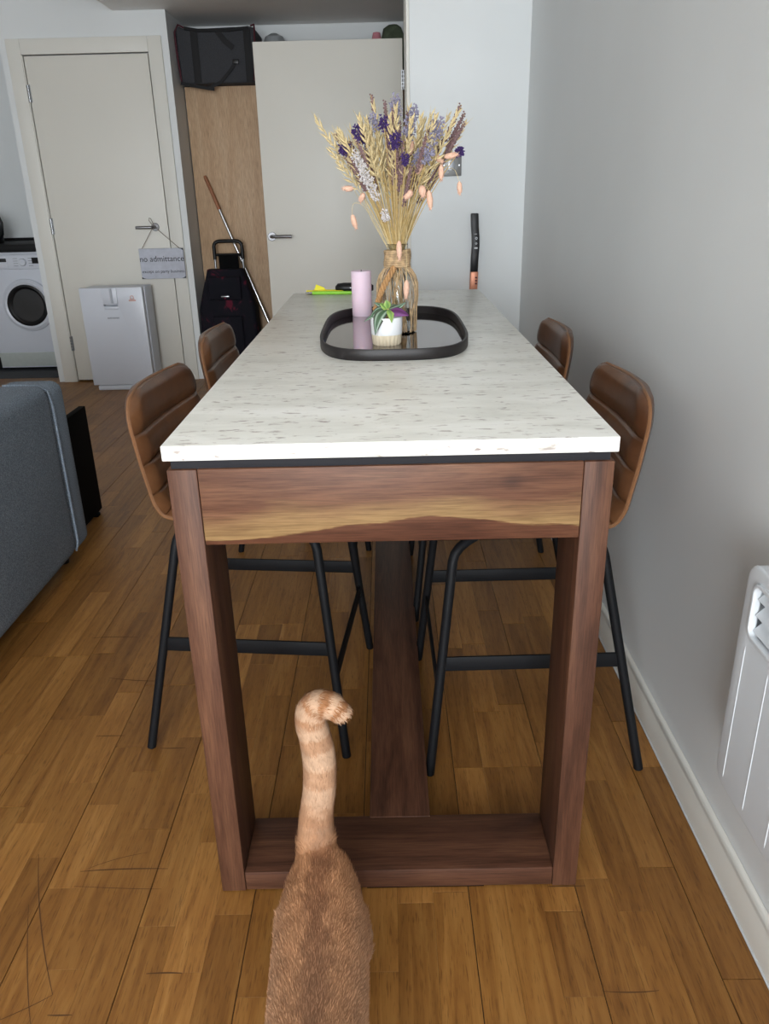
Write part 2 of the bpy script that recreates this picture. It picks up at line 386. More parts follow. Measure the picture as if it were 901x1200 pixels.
# window wall behind the photographer
mb = MB().box(XL, -1.65, YF-.12, YF, 0, ZC).box(.55, .75, YF-.12, YF, 0, ZC).box(-1.65, .55, YF-.12, YF, 0, .35).box(-1.65, .55, YF-.12, YF, 2.35, ZC)
struct(mb.build('wall_front', 'paint_wall'))
w1 = struct(box('window_1', 'white_window', None, -1.65, .55, YF-.09, YF-.02, .35, .40, .003))
for (a, b, c_, d) in ((-1.65, -1.59, .35, 2.35), (.49, .55, .35, 2.35), (-.59, -.51, .35, 2.35), (-1.65, .55, 2.29, 2.35)):
    box('window_frame', 'white_window', w1, a, b, YF-.09, YF-.02, c_, d, .003)

# ---- closet block with the closed door
DX0, DX1, DZ = -2.205, -1.438, 2.030
mb = MB().box(-2.345, DX0-.03, YD, 5.5, 0, ZC).box(DX1+.03, -1.304, YD, YH+.1, 0, ZC).box(DX0-.03, DX1+.03, YD, YD+.3, DZ+.03, ZC).box(DX0-.03, DX1+.03, YD+.07, YD+.3, 0, DZ+.03)
struct(mb.build('wall_closet', 'paint_wall'))
door1 = bpy.data.objects.new('door_1', None); COL.objects.link(door1); door1.location = (0, 0, 0); struct(door1)
def arch(x0, x1, z1, y, wd, th, par, nm='door_frame'):
    box(nm, 'trim_paint', par, x0-wd, x0, y-th, y+.02, 0, z1+wd, .003); box(nm, 'trim_paint', par, x1, x1+wd, y-th, y+.02, 0, z1+wd, .003)
    box(nm, 'trim_paint', par, x0, x1, y-th, y+.02, z1, z1+wd, .003)
arch(DX0-.012, DX1+.007, DZ+.010, YD, .086, .016, door1)
box('frame_bead', 'trim_paint', door1, DX0-.012, DX0-.006, YD-.012, YD+.03, 0, DZ+.008, .001)
box('door_leaf', 'door_paint', door1, DX0, DX1, YD-.008, YD+.036, .012, DZ-.001+.004, .0025)
def hinge(par, x, y, z, h=.1):
    hm = MB()
    for k in range(5): hm.lathe([(.009, k*h/5), (.009, (k+.8)*h/5)], (x, y, z-h/2), 10)
    hm.box(x-.012, x+.012, y+.002, y+.006, z-h/2, z+h/2)
    hm.build('hinge', 'steel', par)
for z in (1.828, 1.046, .273): hinge(door1, DX0-.003, YD-.012, z)
def lever(par, x, y, z, dirx, length=.115):
    hb = MB().lathe([(.0, .0), (.026, 0), (.026, .008), (.024, .010), (0, .010)], (x, y, z), 24, 'y').build('handle_rose', 'door_steel', par)
    pts = [(x, y-.008, z), (x, y-.045, z), (x+dirx*.006, y-.054, z), (x+dirx*.016, y-.058, z), (x+dirx*length, y-.058, z)]
    MB().tube(pts, .0095, 12).build('handle_lever', 'door_steel', hb)
lever(door1, -1.522, YD-.008, 1.026, -1)

# ---- open door in the hall
YO = 4.0
door2 = bpy.data.objects.new('door_2', None); COL.objects.link(door2); struct(door2)
box('door_leaf', 'door_paint', door2, -.722, .122, YO, YO+.044, .012, 2.008, .003)
box('door_frame', 'trim_paint', door2, .132, .21, YO-.03, YO+.08, 0, 2.2, .003)
for z in (1.80, 1.0, .25): hinge(door2, .127, YO-.004, z, .1)
lever(door2, -.688, YO, .972, 1, .125)
struct(box('wall_hall_stub', 'paint_wall', None, .14, .21, YO-.02, YO+.07, 2.2, ZS, 0))

# ================================================================== TABLE
H, W2, A = .84, .332, .045
RH, AB, LT, LD = .0468, .7167, 1.8424, .14
table = thing('bar_table', 'tall dark wood bar table with a pale speckled stone top and open U-shaped end frames', 'table')
for (ya, yb_) in ((0, LD), (LT-LD, LT)):
    for s_ in (-1, 1):
        xa, xb = sorted((s_*W2, s_*(W2-A))); box('leg', 'acacia_leg', table, xa, xb, ya, yb_, 0.002, H, .0025)
    box('apron', 'acacia_apron', table, -W2+A+.0003, W2-A-.0003, ya+.0008, yb_-.01, AB, H, .002)
    box('bottom_rail', 'acacia_rail', table, -W2+A+.0003, W2-A-.0003, ya+.0008, yb_, .004, RH, .0025)
    box('foot_pad', 'black_matte', table, -.06, .16, ya+.004, yb_-.02, 0, .0045, 0)
for s_ in (-1, 1):
    xa, xb = sorted((s_*(W2-.012), s_*(W2-.034))); box('side_rail', 'acacia_board', table, xa, xb, LD-.002, LT-LD+.002, .77, H, .002)
box('stretcher', 'acacia_board', table, -.056, .066, LD-.006, LT-LD+.006, .012, RH+.002, .002)
box('spacer_board', 'spacer_stain', table, -W2+.006, W2-.006, .006, LT-.006, H-.002, .8555, .001)
box('stone_top', 'marble', table, -W2-.0034, W2+.0034, -.0034, LT+.0034, .8547, .8784, .0018)
ZT = .8784

# ================================================================== BAR STOOLS
def make_stool():
    root = thing('bar_stool', '', 'bar stool')
    prof_c = [(.200, .548), (.203, .562), (.188, .575), (.12, .580), (.03, .572), (-.06, .562), (-.115, .561), (-.150, .572), (-.172, .603), (-.183, .65), (-.193, .70), (-.203, .765), (-.213, .838)]
    # dense resample with Catmull-Rom
    P = [Vector((a, 0, b)) for a, b in prof_c]; dense = []
    for i in range(len(P)-1):
        p0, p1, p2, p3 = P[max(i-1, 0)], P[i], P[i+1], P[min(i+2, len(P)-1)]
        for k in range(12):
            q = k/12; dense.append(.5*((2*p1)+(p2-p0)*q+(2*p0-5*p1+4*p2-p3)*q*q+(3*p1-p0-3*p2+p3)*q**3))
    dense.append(P[-1]); L = [0]
    for i in range(1, len(dense)): L.append(L[-1]+(dense[i]-dense[i-1]).length)
    TL = L[-1]; NS, NTT = 66, 16
    def at(s):
        for i in range(1, len(L)):
            if L[i] >= s-1e-9:
                q = (s-L[i-1])/max(1e-9, L[i]-L[i-1]); return dense[i-1].lerp(dense[i], q)
        return dense[-1]
    seams = [0]
    # channel seams measured from the top of the back downwards, then over the seat
    for d in (.082, .148, .214, .285): seams.append(TL-d)
    s_ = TL-.285
    while s_ > .10: s_ -= .066; seams.append(s_)
    seams = sorted(set([max(0, x) for x in seams]+[TL]))
    HW = .205; R = .065
    def hw(s):
        d = min(s, TL-s)
        return HW-(R-math.sqrt(max(0, R*R-(R-d)**2)) if d < R else 0)-.006*smoothstep(.5, 1, s/TL)
    rows = []
    ss = sorted(set([TL*i/NS for i in range(NS+1)]+[x+dx for x in seams[1:-1] for dx in (-.005, 0, .005)]))
    for s in ss:
        p = at(s); tn = (at(min(TL, s+.004))-at(max(0, s-.004))).normalized(); nrm = Vector((-tn.z, 0, tn.x)) # toward the sitter
        if nrm.z < 0 and abs(nrm.z) > abs(nrm.x): nrm = -nrm
        nrm = Vector((tn.z, 0, -tn.x)); 
        ch = 0
        for i in range(len(seams)-1):
            if seams[i]-1e-9 <= s <= seams[i+1]+1e-9:
                q = (s-seams[i])/(seams[i+1]-seams[i]); ch = max(0, 1-abs(2*q-1)**3.0)**.6; break
        rows.append((s, p, nrm, ch))
    def grid(front):
        vs = []; fs = []; n = NTT+1
        for (s, p, nrm, ch) in rows:
            h = hw(s)
            for k in range(n):
                tt = -1+2*k/NTT; tt = math.copysign(abs(tt)**.8, tt)
                edge = 1-abs(tt)**8
                bow = .018*abs(tt)**2.2
                q = p+nrm*bow+Vector((0, tt*h, 0))
                if front: q = q+nrm*(.004+edge**.5*(.009+.013*ch))
                else: q = q-nrm*(.004+.010*edge**.7)
                vs.append(q)
        m = len(rows)
        for i in range(m-1):
            for k in range(NTT): fs.append((i*n+k, i*n+k+1, (i+1)*n+k+1, (i+1)*n+k))
        # border to the mid surface
        border = [(0, k) for k in range(n)]+[(i, n-1) for i in range(1, m)]+[(m-1, k) for k in range(n-2, -1, -1)]+[(i, 0) for i in range(m-2, 0, -1)]
        b0 = len(vs); mid = []
        for (i, k) in border:
            s, p, nrm, ch = rows[i]; tt = -1+2*k/NTT; tt = math.copysign(abs(tt)**.8, tt)
            mid.append(p+nrm*(.018*abs(tt)**2.2)+Vector((0, tt*hw(s), 0)))
        vs += mid
        for j in range(len(border)):
            j2 = (j+1) % len(border); a, b = border[j], border[j2]
            fs.append((a[0]*n+a[1], b[0]*n+b[1], b0+j2, b0+j))
        return vs, fs, mid
    vs, fs, mid = grid(True); MB().add(vs, fs).build('cushion', 'leather', root)
    vs, fs, mid = grid(False); sh = MB().add(vs, fs).build('back_shell', 'leather', root)
    MB().tube(mid+[mid[0]], .0038, 6, False).build('piping', 'leather_piping', root)
    F, T, TB = .235, .182, .128
    for sx in (1, -1):
        for sy in (1, -1):
            f = Vector((sx*F, sy*F, 0)); tp = Vector((sx*(T if sx > 0 else TB), sy*T, .520)); e = Vector((sx*.10, sy*.13, .5515))
            pts = [f, f.lerp(tp, .33), f.lerp(tp, .66), f.lerp(tp, .97)]+bez(f.lerp(tp, .97), tp+(tp-f).normalized()*.022, e, 5)[1:]
            if sx < 0: pts = pts[:-1]+[Vector((-.10, sy*.13, .5485))]
            MB().tube(pts, .0105, 10).build('leg', 'black_metal', root)
    def leg_at(sx, sy, z):
        q = z/.52; return Vector((sx*(F+((T if sx > 0 else TB)-F)*q), sy*(F+(T-F)*q), z))
    for sy in (1, -1):
        a, b = leg_at(-1, sy, .270), leg_at(1, sy, .270)
        box('side_bar', 'black_metal', root, a.x, b.x, a.y-.003, a.y+.003, .254, .288, .001)
    a, b = leg_at(1, -1, .200), leg_at(1, 1, .200)
    box('foot_bar', 'black_metal', root, a.x-.003, a.x+.003, a.y, b.y, .184, .216, .001)
    box('seat_bracket', 'black_metal', root, -.13, .14, -.14, .14, .540, .5525, .002)
    return root
st = make_stool()
SG = 'brown leather bar stools around the table'
spots = [((-.325, .637), -.10, 'brown leather bar stool between table and grey sofa, backrest standing clear of the table edge near its front legs'),
         ((.307, .552), PI+.012, 'brown leather bar stool by the grey wall, beside the white wall heater'),
         ((-.322, 1.285), -.02, 'brown leather bar stool on the side of the closed white door and air purifier, farther from the cat'),
         ((.303, 1.232), PI, 'brown leather bar stool by the grey wall, in front of the light switch wall')]
spots[0] = (spots[0][0], spots[0][1], 'brown leather bar stool on the sofa side of the table, next to the cat')
spots[2] = (spots[2][0], spots[2][1], 'brown leather bar stool on the sofa side, at the shopping trolley end of the table')
spots[1] = (spots[1][0], spots[1][1], 'brown leather bar stool along the plain wall, next to the white heater')
spots[3] = (spots[3][0], spots[3][1], 'brown leather bar stool along the plain wall, at the light switch end of the table')
for i, ((x, y), rz, lb) in enumerate(spots):
    o = st if i == 0 else copy_tree(st)
    o.location = (x, y, 0); o.rotation_euler.z = rz; tag(o, lb, 'bar stool', SG)

# ================================================================== SOFA, BLACK SIDE TABLE
XS = -1.101
sofa = thing('sofa', 'blue-grey woven fabric sofa with its back turned to the table', 'sofa', (0, 0, 0))
def soft(name, x0, x1, y0, y1, z0, z1, bev, par, mat='sofa_fabric', seg=5):
    return MB().box(x0, x1, y0, y1, z0, z1).build(name, mat, par, bev, seg)
MB().add([(XS-.19,-.45,.055),(XS,-.45,.055),(XS,1.424,.055),(XS-.19,1.424,.055),(XS-.19,-.45,.70),(XS,-.45,.70),(XS,1.424,.660),(XS-.19,1.424,.660)],[(0,3,2,1),(4,5,6,7),(0,1,5,4),(1,2,6,5),(2,3,7,6),(3,0,4,7)]).build('back_panel', 'sofa_fabric', sofa, .04, 5)
soft('end_panel', XS-.19, XS-.002, 1.416, 1.548, .055, .650, .036, sofa)
MB().tube([(XS-.15, 1.420, .656), (XS-.04, 1.420, .654), (XS-.008, 1.420, .638), (XS+.0005, 1.420, .59), (XS+.001, 1.420, .10), (XS-.01, 1.42, .065)], .0042, 8).build('seam_piping', 'sofa_fabric', sofa)
soft('arm', XS-.95, XS-.17, 1.36, 1.545, .06, .625, .04, sofa); soft('arm', XS-.95, XS-.17, -.45, -.26, .06, .625, .04, sofa)
soft('base', XS-.93, XS-.15, -.30, 1.40, .06, .30, .02, sofa)
for i in range(2): soft('seat_cushion', XS-.94, XS-.17, -.255+i*.806, .548+i*.806, .295, .45, .045, sofa); soft('back_cushion', XS-.36, XS-.18, -.25+i*.806, .544+i*.806, .44, .655, .06, sofa)
for x in (XS-.88, XS-.08):
    for y in (-.37, 1.46): MB().lathe([(.018, 0), (.024, .062)], (x, y, 0), 14).build('foot', 'black_plastic', sofa)
bt = thing('upright_board', 'thin black board standing upright on the floor past the end of the sofa', 'board')
box('board_panel', 'black_matte', bt, -1.232, -1.206, 1.60, 1.960, .012, .450, .003)
for y in (1.66, 1.90): box('board_foot', 'black_matte', bt, -1.30, -1.200, y-.015, y+.015, 0, .0135, .002)

# ================================================================== WALL HEATER
ht = thing('wall_heater', 'white electric panel heater with a louvred vent, fixed low on the plain wall', 'heater')
HX = .530; HY = -.050; HZ0, HZ1 = .305, .700
def rrect(y0, y1, z0, z1, r, n=5):
    pts = []
    for (cy_, cz_, a0) in ((y1-r, z1-r, 0), (y0+r, z1-r, 90), (y0+r, z0+r, 180), (y1-r, z0+r, 270)):
        for k in range(n+1):
            a = math.radians(a0+90*k/n); pts.append((cy_+r*math.cos(a), cz_+r*math.sin(a)))
    return pts
def ring_prism(mb, outer, inner, x0, x1):
    n = len(outer)
    vs = [(x0, a, b) for a, b in outer]+[(x0, a, b) for a, b in inner]+[(x1, a, b) for a, b in outer]+[(x1, a, b) for a, b in inner]
    fs = []
    for i in range(n):
        j = (i+1) % n
        fs += [(i, j, n+j, n+i), (2*n+i, 3*n+i, 3*n+j, 2*n+j), (i, 2*n+i, 2*n+j, j), (n+i, n+j, 3*n+j, 3*n+i)]
    return mb.add(vs, fs)
VY0, VY1, VZ0, VZ1 = -.55, HY-.035, .594, .674
body = MB(); ring_prism(body, rrect(-.70, HY, HZ0, HZ1, .03, 6), rrect(VY0, VY1, VZ0, VZ1, .014, 6), HX, HX+.010)
body.build('casing', 'heater_white', ht, .0045, 3, angle=60)
shell = MB(); ring_prism(shell, rrect(-.6998, HY-.0002, HZ0+.0002, HZ1-.0002, .03, 6), rrect(-.695, HY-.005, HZ0+.005, HZ1-.005, .026, 6), HX+.004, .575); shell.build('casing_side', 'heater_white', ht)   # hollow behind the vent
MB().prism(rrect(-.695, HY-.006, HZ0+.006, HZ1-.006, .028), .574, .600, 'x').build('casing_back', 'heater_white', ht, .003)
ring = MB(); ring_prism(ring, rrect(VY0-.006, VY1+.006, VZ0-.006, VZ1+.006, .018, 6), rrect(VY0, VY1, VZ0, VZ1, .014, 6), HX-.004, HX+.006); ring.build('vent_rim', 'heater_white', ht, .0015, 2, angle=60)
MB().prism(rrect(VY0+.001, VY1-.001, VZ0+.001, VZ1-.001, .013), .566, .5735, 'x').build('vent_back_plate', 'heater_white', ht)
for i in range(3):
    z = VZ0+.006+i*.026
    MB().add([(HX+.002, VY0+.003, z), (HX+.005, VY0, z-.003), (HX+.026, VY0, z+.018), (HX+.024, VY0, z+.022), (HX+.002, VY1-.003, z), (HX+.005, VY1-.003, z-.003), (HX+.026, VY1-.003, z+.018), (HX+.024, VY1-.003, z+.022)],
             [(0,1,2,3),(7,6,5,4),(0,4,5,1),(1,5,6,2),(2,6,7,3),(3,7,4,0)]).build('louvre', 'heater_white', ht)
for y in (HY-.030, HY-.105, HY-.18, HY-.255, HY-.33): MB().tube([(HX+.001, y, .322), (HX+.0004, y, .33), (HX+.0004, y, .56), (HX+.001, y, .568)], .0014, 8).build('front_rib', 'heater_white', ht)
for y in (-.55, -.2): box('wall_bracket', 'heater_white', ht, .598, XW, y-.03, y+.03, .36, .62, .002)

# ================================================================== LIGHT SWITCH, STICK VACUUM
sw = thing('light_switch', 'square brushed metal light switch plate beside the dried flowers', 'light switch')
box('face_plate', 'brushed_plate', sw, .252, .338, YB-.007, YB, 1.268, 1.354, .0015)
box('rocker_surround', 'steel', sw, .281, .309, YB-.009, YB-.0065, 1.290, 1.332, .001)
box('rocker', 'appliance_grey', sw, .286, .304, YB-.013, YB-.0085, 1.297, 1.325, .0015)
for x in (.262, .328): MB().lathe([(.0, 0), (.0035, 0), (.0035, .001), (0, .001)], (x, YB-.0068, 1.311), 12, 'y').build('screw', 'steel', sw)
vac = thing('stick_vacuum', 'slim black stick vacuum with copper section leaning on the light switch wall', 'vacuum cleaner')
vx = .40
def slab(name, mat, pts, wd, th, bev=.004):
    vs = []; fs = []
    for (x, y, z) in pts: vs += [(x-wd/2, y-th/2, z), (x+wd/2, y-th/2, z), (x+wd/2, y+th/2, z), (x-wd/2, y+th/2, z)]
    m = len(pts)
    for i in range(m-1):
        for k in range(4): fs.append((4*i+k, 4*i+(k+1)%4, 4*i+4+(k+1)%4, 4*i+4+k))
    fs += [(3, 2, 1, 0), tuple(4*m-4+k for k in range(4))]
    return MB().add(vs, fs).build(name, mat, vac, bev, 2)
yv = YB-.022
hd = slab('handle', 'black_plastic', [(vx-.001, yv, .868), (vx+.001, yv, .93), (vx+.004, yv, .98), (vx+.003, yv, 1.02), (vx-.001, yv, 1.06), (vx-.003, yv, 1.115)], .032, .036, .003)
slab('copper_section', 'copper', [(vx-.003, yv, .78), (vx, yv, .870)], .034, .038, .003)
slab('wand', 'black_plastic', [(vx-.006, yv, .05), (vx-.003, yv, .782)], .028, .03, .004)
box('floor_head', 'black_plastic', vac, vx-.12, vx+.11, YB-.13, YB-.018, 0, .055, .012)
for z, r in ((1.012, .0055), (.990, .0045)): MB().lathe([(r*.55, 0), (r, 0), (r, .0012), (r*.55, .0012)], (vx+.005, yv-.0178, z), 14, 'y', True).build('button_mark', 'print_white', hd)
box('button_mark', 'print_white', hd, vx-.003, vx+.011, yv-.0188, yv-.0175, .968, .974, 0); box('button_mark', 'print_white', hd, vx-.004, vx+.008, yv-.0188, yv-.0175, 1.029, 1.031, 0)
for i in range(3): box('printed_mark', 'piping_red', vac, vx+.003, vx+.012, yv-.0202, yv-.0188, .815+i*.013, .822+i*.013, 0)

# ================================================================== HALL THINGS
wr = thing('wardrobe', 'tall pale oak veneer wardrobe behind the open white door', 'wardrobe')
box('carcass', 'oak_veneer', wr, -1.297, .17, 4.775, YH-.002, 0, 1.878, .002)
for i in range(2): box('door_panel', 'oak_veneer', wr, -1.297+i*.735, -.566+i*.735, 4.755, 4.7745, .03, 1.876, .002)
# black bag on the wardrobe
bag = thing('holdall_bag', 'black fabric box bag with straps on top of the oak wardrobe', 'bag')
bp = [(-1.285, 1.879), (-.815, 1.879), (-.792, 2.185), (-.83, 2.195), (-1.235, 2.185), (-1.275, 2.205), (-1.296, 2.19)]
MB().prism(bp, 4.64, 4.98, 'y').build('bag_body', 'bag_black', bag, .016, 3)
MB().tube([(-1.284, 4.636, 1.89), (-1.296, 4.636, 2.06), (-1.297, 4.638, 2.17), (-1.275, 4.65, 2.212), (-1.24, 4.66, 2.196)], .006, 8).build('edge_piping', 'piping_red', bag)
MB().tube([(-.815, 4.636, 1.89), (-.80, 4.636, 2.05), (-.793, 4.636, 2.17), (-.797, 4.66, 2.205), (-.82, 4.67, 2.2)], .006, 8).build('edge_piping', 'piping_red', bag)
MB().tube([(-1.235, 4.64, 2.190), (-1.15, 4.635, 2.176), (-.95, 4.635, 2.174), (-.83, 4.64, 2.185)], .010, 8).build('top_handle', 'webbing', bag)
box('webbing_strap', 'webbing', bag, -1.20, -1.155, 4.6335, 4.6405, 1.885, 2.18, .001)
box('webbing_strap', 'webbing', bag, -.865, -.82, 4.6335, 4.6405, 1.885, 2.18, .001)
def ribbon(name, pts, wd, par, mat='webbing', th=.003):
    P = [Vector(p) for p in pts]; vs = []; fs = []
    for i, p in enumerate(P):
        d = (P[min(i+1, len(P)-1)]-P[max(i-1, 0)]).normalized(); s_ = d.cross(Vector((0, 1, 0))).normalized()*wd/2; y_ = Vector((0, th/2, 0))
        vs += [p-s_-y_, p+s_-y_, p+s_+y_, p-s_+y_]
    for i in range(len(P)-1):
        for k in range(4): fs.append((4*i+k, 4*i+(k+1)%4, 4*i+4+(k+1)%4, 4*i+4+k))
    fs += [(3, 2, 1, 0), tuple(4*len(P)-4+k for k in range(4))]
    return MB().add(vs, fs).build(name, mat, par)
ribbon('loose_strap', [(-1.29, 4.628, 1.885), (-1.22, 4.622, 1.87), (-1.13, 4.62, 1.853), (-1.075, 4.62, 1.845), (-1.11, 4.624, 1.853), (-1.03, 4.626, 1.885), (-.96, 4.63, 1.955), (-.925, 4.632, 2.0)], .02, bag)
ribbon('loose_strap', [(-1.03, 4.633, 2.172), (-.98, 4.631, 2.11), (-.935, 4.630, 2.075)], .034, bag)
box('buckle', 'black_plastic', bag, -.945, -.905, 4.622, 4.636, 1.985, 2.012, .003)
gb = thing('green_bundle', 'dark green crumpled cloth bundle with a pink patch on top of the wardrobe', 'cloth bundle')
mb = MB(); pr_ = [(0, 0), (.075, 0), (.086, .08), (.084, .2), (.078, .27), (.06, .325), (.03, .345), (0, .348)]
mb.lathe(pr_, (.085, 4.90, 1.8782), 18)
for i, v_ in enumerate(mb.v): 
    a = math.atan2(v_[1]-4.9, v_[0]-.085); k_ = 1+.09*math.sin(3*a+v_[2]*22)+.05*math.sin(7*a); mb.v[i] = (.085+(v_[0]-.085)*k_, 4.9+(v_[1]-4.9)*k_*.9, v_[2])
mb.build('cloth_body', 'green_cloth', gb)
MB().lathe([(0, 0), (.03, 0), (.036, .12), (.033, .25), (.024, .295), (0, .30)], (-.025, 4.85, 1.8782), 14).build('pink_patch', 'pink_cloth', gb)
cj = thing('clear_tub', 'clear domed plastic tub standing on the wardrobe by the black bag', 'tub')
MB().lathe([(0, 0), (.07, 0), (.078, .24), (.06, .29), (.02, .31), (0, .311)], (-.70, 4.88, 1.8782), 20).build('tub_body', 'frosted_plastic', cj)
MB().lathe([(.079, .23), (.081, .23), (.081, .245), (.079, .245)], (-.70, 4.88, 1.8782), 20, 'z', True).build('tub_rim', 'print_white', cj)
# shopping trolley
tr = thing('shopping_trolley', 'black shopping trolley with dark red pattern parked before the wardrobe', 'trolley')
TY = 4.56
tb = MB(); secs = [(.09, .18, .17), (.12, .192, .19), (.30, .20, .19), (.48, .195, .18), (.60, .165, .155), (.70, .135, .12), (.742, .125, .09)]
vs = []; fs = []
for (z, hx, dy) in secs:
    pl = rrect(-hx, hx, -dy/2, dy/2, min(.03, dy*.3), 3)
    vs += [(-1.095+a, TY-.02+b, z) for a, b in pl]
n_ = len(pl)
for i in range(len(secs)-1):
    for k in range(n_): fs.append((i*n_+k, i*n_+(k+1)%n_, (i+1)*n_+(k+1)%n_, (i+1)*n_+k))
fs += [tuple(range(n_))[::-1], tuple((len(secs)-1)*n_+k for k in range(n_))]
tb.add(vs, fs).build('bag_body', 'trolley_fabric', tr)
box('bag_flap', 'trolley_fabric', tr, -1.21, -.985, TY-.125, TY-.085, .545, .70, .012, 3)
box('flap_badge', 'steel', tr, -1.125, -1.07, TY-.128, TY-.1245, .566, .574, .001)
box('front_pocket', 'trolley_fabric', tr, -1.20, -.99, TY-.138, TY-.105, .16, .44, .014, 3)
box('top_panel', 'black_matte', tr, -1.145, -1.01, TY+.01, TY+.03, .72, .83, .006)
for x in (-1.178, -.985): MB().tube([(x, TY+.055, .06), (x, TY+.055, .86)], .008, 10).build('frame_tube', 'steel', tr)
hp = [(-1.178, TY+.055, .80), (-1.178, TY+.055, .885)]+bez((-1.178, TY+.055, .885), (-1.176, TY+.055, .915), (-1.14, TY+.055, .919), 4)[1:]+bez((-1.022, TY+.055, .919), (-.987, TY+.055, .915), (-.985, TY+.055, .885), 4)+[(-.985, TY+.055, .80)]
MB().tube(hp, .0125, 10).build('handle', 'black_plastic', tr)
MB().tube([(-1.178, TY+.055, .83), (-.985, TY+.055, .83)], .009, 8).build('cross_bar', 'black_plastic', tr)
for x in (-1.262, -.900):
    wh = MB().lathe([(.03, -.016), (.072, -.016), (.078, -.008), (.078, .008), (.072, .016), (.03, .016)], (x, TY+.08, .078), 22, 'x', True).build('wheel', 'black_plastic', tr)
    MB().lathe([(0, -.014), (.0305, -.014), (.0305, .014), (0, .014)], (x, TY+.08, .078), 16, 'x').build('hub', 'steel', wh)
MB().tube([(-1.262, TY+.08, .078), (-.900, TY+.08, .078)], .007, 8).build('axle', 'steel', tr)
box('foot_stand', 'black_plastic', tr, -1.15, -1.04, TY-.09, TY-.06, 0, .095, .004)
# broom leaning on the wardrobe
br = thing('broom', 'broom with a metal pole and brown grip leaning on the wardrobe', 'broom')
pa, pb = Vector((-1.2185, 4.740, 1.337)), Vector((-.735, 4.64, .065)); pg = pa.lerp(pb, .17)
MB().tube([pg, pb], .0105, 10).build('pole', 'chrome', br); MB().tube([pa, pa.lerp(pb, .01), pg], [.009, .0125, .0125], 10).build('grip', 'broom_wood', br)
box('broom_head', 'broom_wood', br, -.88, -.60, 4.61, 4.665, .045, .075, .008); box('bristles', 'bristle', br, -.875, -.605, 4.615, 4.66, 0, .047, .003)

# air purifier
ap = thing('air_purifier', 'white slim boxy air purifier standing before the closed white door', 'air purifier')
AX0, AX1, AY = -1.995, -1.585, 4.18
ax = AX0+.195
fp = MB(); ring_prism(fp, [(AX1, .672), (AX0, .672), (AX0, .035), (AX1, .035)], [(ax+.047, .565), (ax-.047, .565), (ax-.047, .555), (ax+.047, .555)], AY, AY+.045)   # an open air slot through the panel
fp.v = [(b_, a_, c_) for a_, b_, c_ in fp.v]; fp.build('front_panel', 'appliance_white', ap, .003, 2)
box('rear_casing', 'appliance_white', ap, AX0+.006, AX1+.006, AY+.050, AY+.21, .03, .668, .008, 3)
box('panel_joint', 'appliance_white', ap, AX0+.012, AX1-.004, AY+.04, AY+.055, .04, .66, 0)
box('base_tray', 'appliance_white', ap, AX0+.03, AX1-.03, AY-.004, AY+.19, 0, .032, .006)
ax = AX0+.195
hn = MB().prism([(ax-.05, .672), (ax-.05, .572), (ax-.045, .566), (ax+.045, .566), (ax+.05, .572), (ax+.05, .672)], AY-.007, AY+.003, 'y').build('handle_channel', 'appliance_white', ap, .003)
MB().tube([(ax+.012, AY-.004, .575), (ax+.012, AY-.004, .668)], .024, 16, flat=.4).build('handle_column', 'appliance_white', hn)
box('handle_lip', 'appliance_white', ap, ax-.045, ax+.045, AY-.004, AY+.003, .534, .552, .003)
for i, wd in enumerate((5, 4, 5, 3, 5, 4, 5, 4, 5)): box('maker_lettering', 'print_grey', ap, ax-.032+i*.0085, ax-.032+i*.0085+wd*.0012, AY-.0008, AY+.002, .475, .483, 0)
em = MB().lathe([(.008, 0), (.013, 0), (.013, .001), (.008, .001)], (AX1-.07, AY+.0002, .608), 14, 'y', True).build('emblem', 'print_pink', ap)
box('emblem_bar', 'print_pink', em, AX1-.093, AX1-.047, AY-.0008, AY+.002, .584, .594, 0); box('emblem_bar', 'print_pink', em, AX1-.085, AX1-.055, AY-.0008, AY+.002, .596, .601, 0)
# hanging sign
sg = thing('hanging_sign', 'small grey hanging sign with black lettering on the closed door handle', 'sign')
SY = YD-.040
box('board', 'sign_board', sg, -1.645, -1.347, SY-.004, SY+.004, .698, .893, .003)
for (x, z) in ((-1.645, .698), (-1.347, .698), (-1.347, .893)):
    sxx = 1 if x < -1.5 else -1; szz = 1 if z < .8 else -1
    MB().prism([(x+sxx*.001, z+szz*.001), (x+sxx*.03, z+szz*.001), (x+sxx*.012, z+szz*.006), (x+sxx*.001, z+szz*.014)], SY-.0046, SY-.0036, 'y').build('worn_corner', 'ink', sg)
MX = Matrix.Translation((-1.496, SY-.0043, .825)) @ Matrix.Rotation(PI/2, 4, 'X')
text_mesh('no admittance', .052, 'ink', 'lettering', sg, MX, .0004)
MX = Matrix.Translation((-1.494, SY-.0043, .745)) @ Matrix.Rotation(PI/2, 4, 'X')
text_mesh('except on party business', .0285, 'ink', 'lettering', sg, MX, .0004)
hy = YD-.008-.030
MB().tube([(-1.622, SY, .892), (-1.540, hy-.004, 1.012), (-1.522, hy, 1.038), (-1.504, hy-.004, 1.014), (-1.372, SY, .892)], .0018, 6).build('cord', 'twine', sg)
MB().tube([(-1.528, hy, 1.03), (-1.55, hy-.01, 1.07), (-1.545, hy-.012, 1.085), (-1.535, hy-.01, 1.08), (-1.522, hy, 1.037)], .0018, 6).build('cord_loop', 'twine', sg)

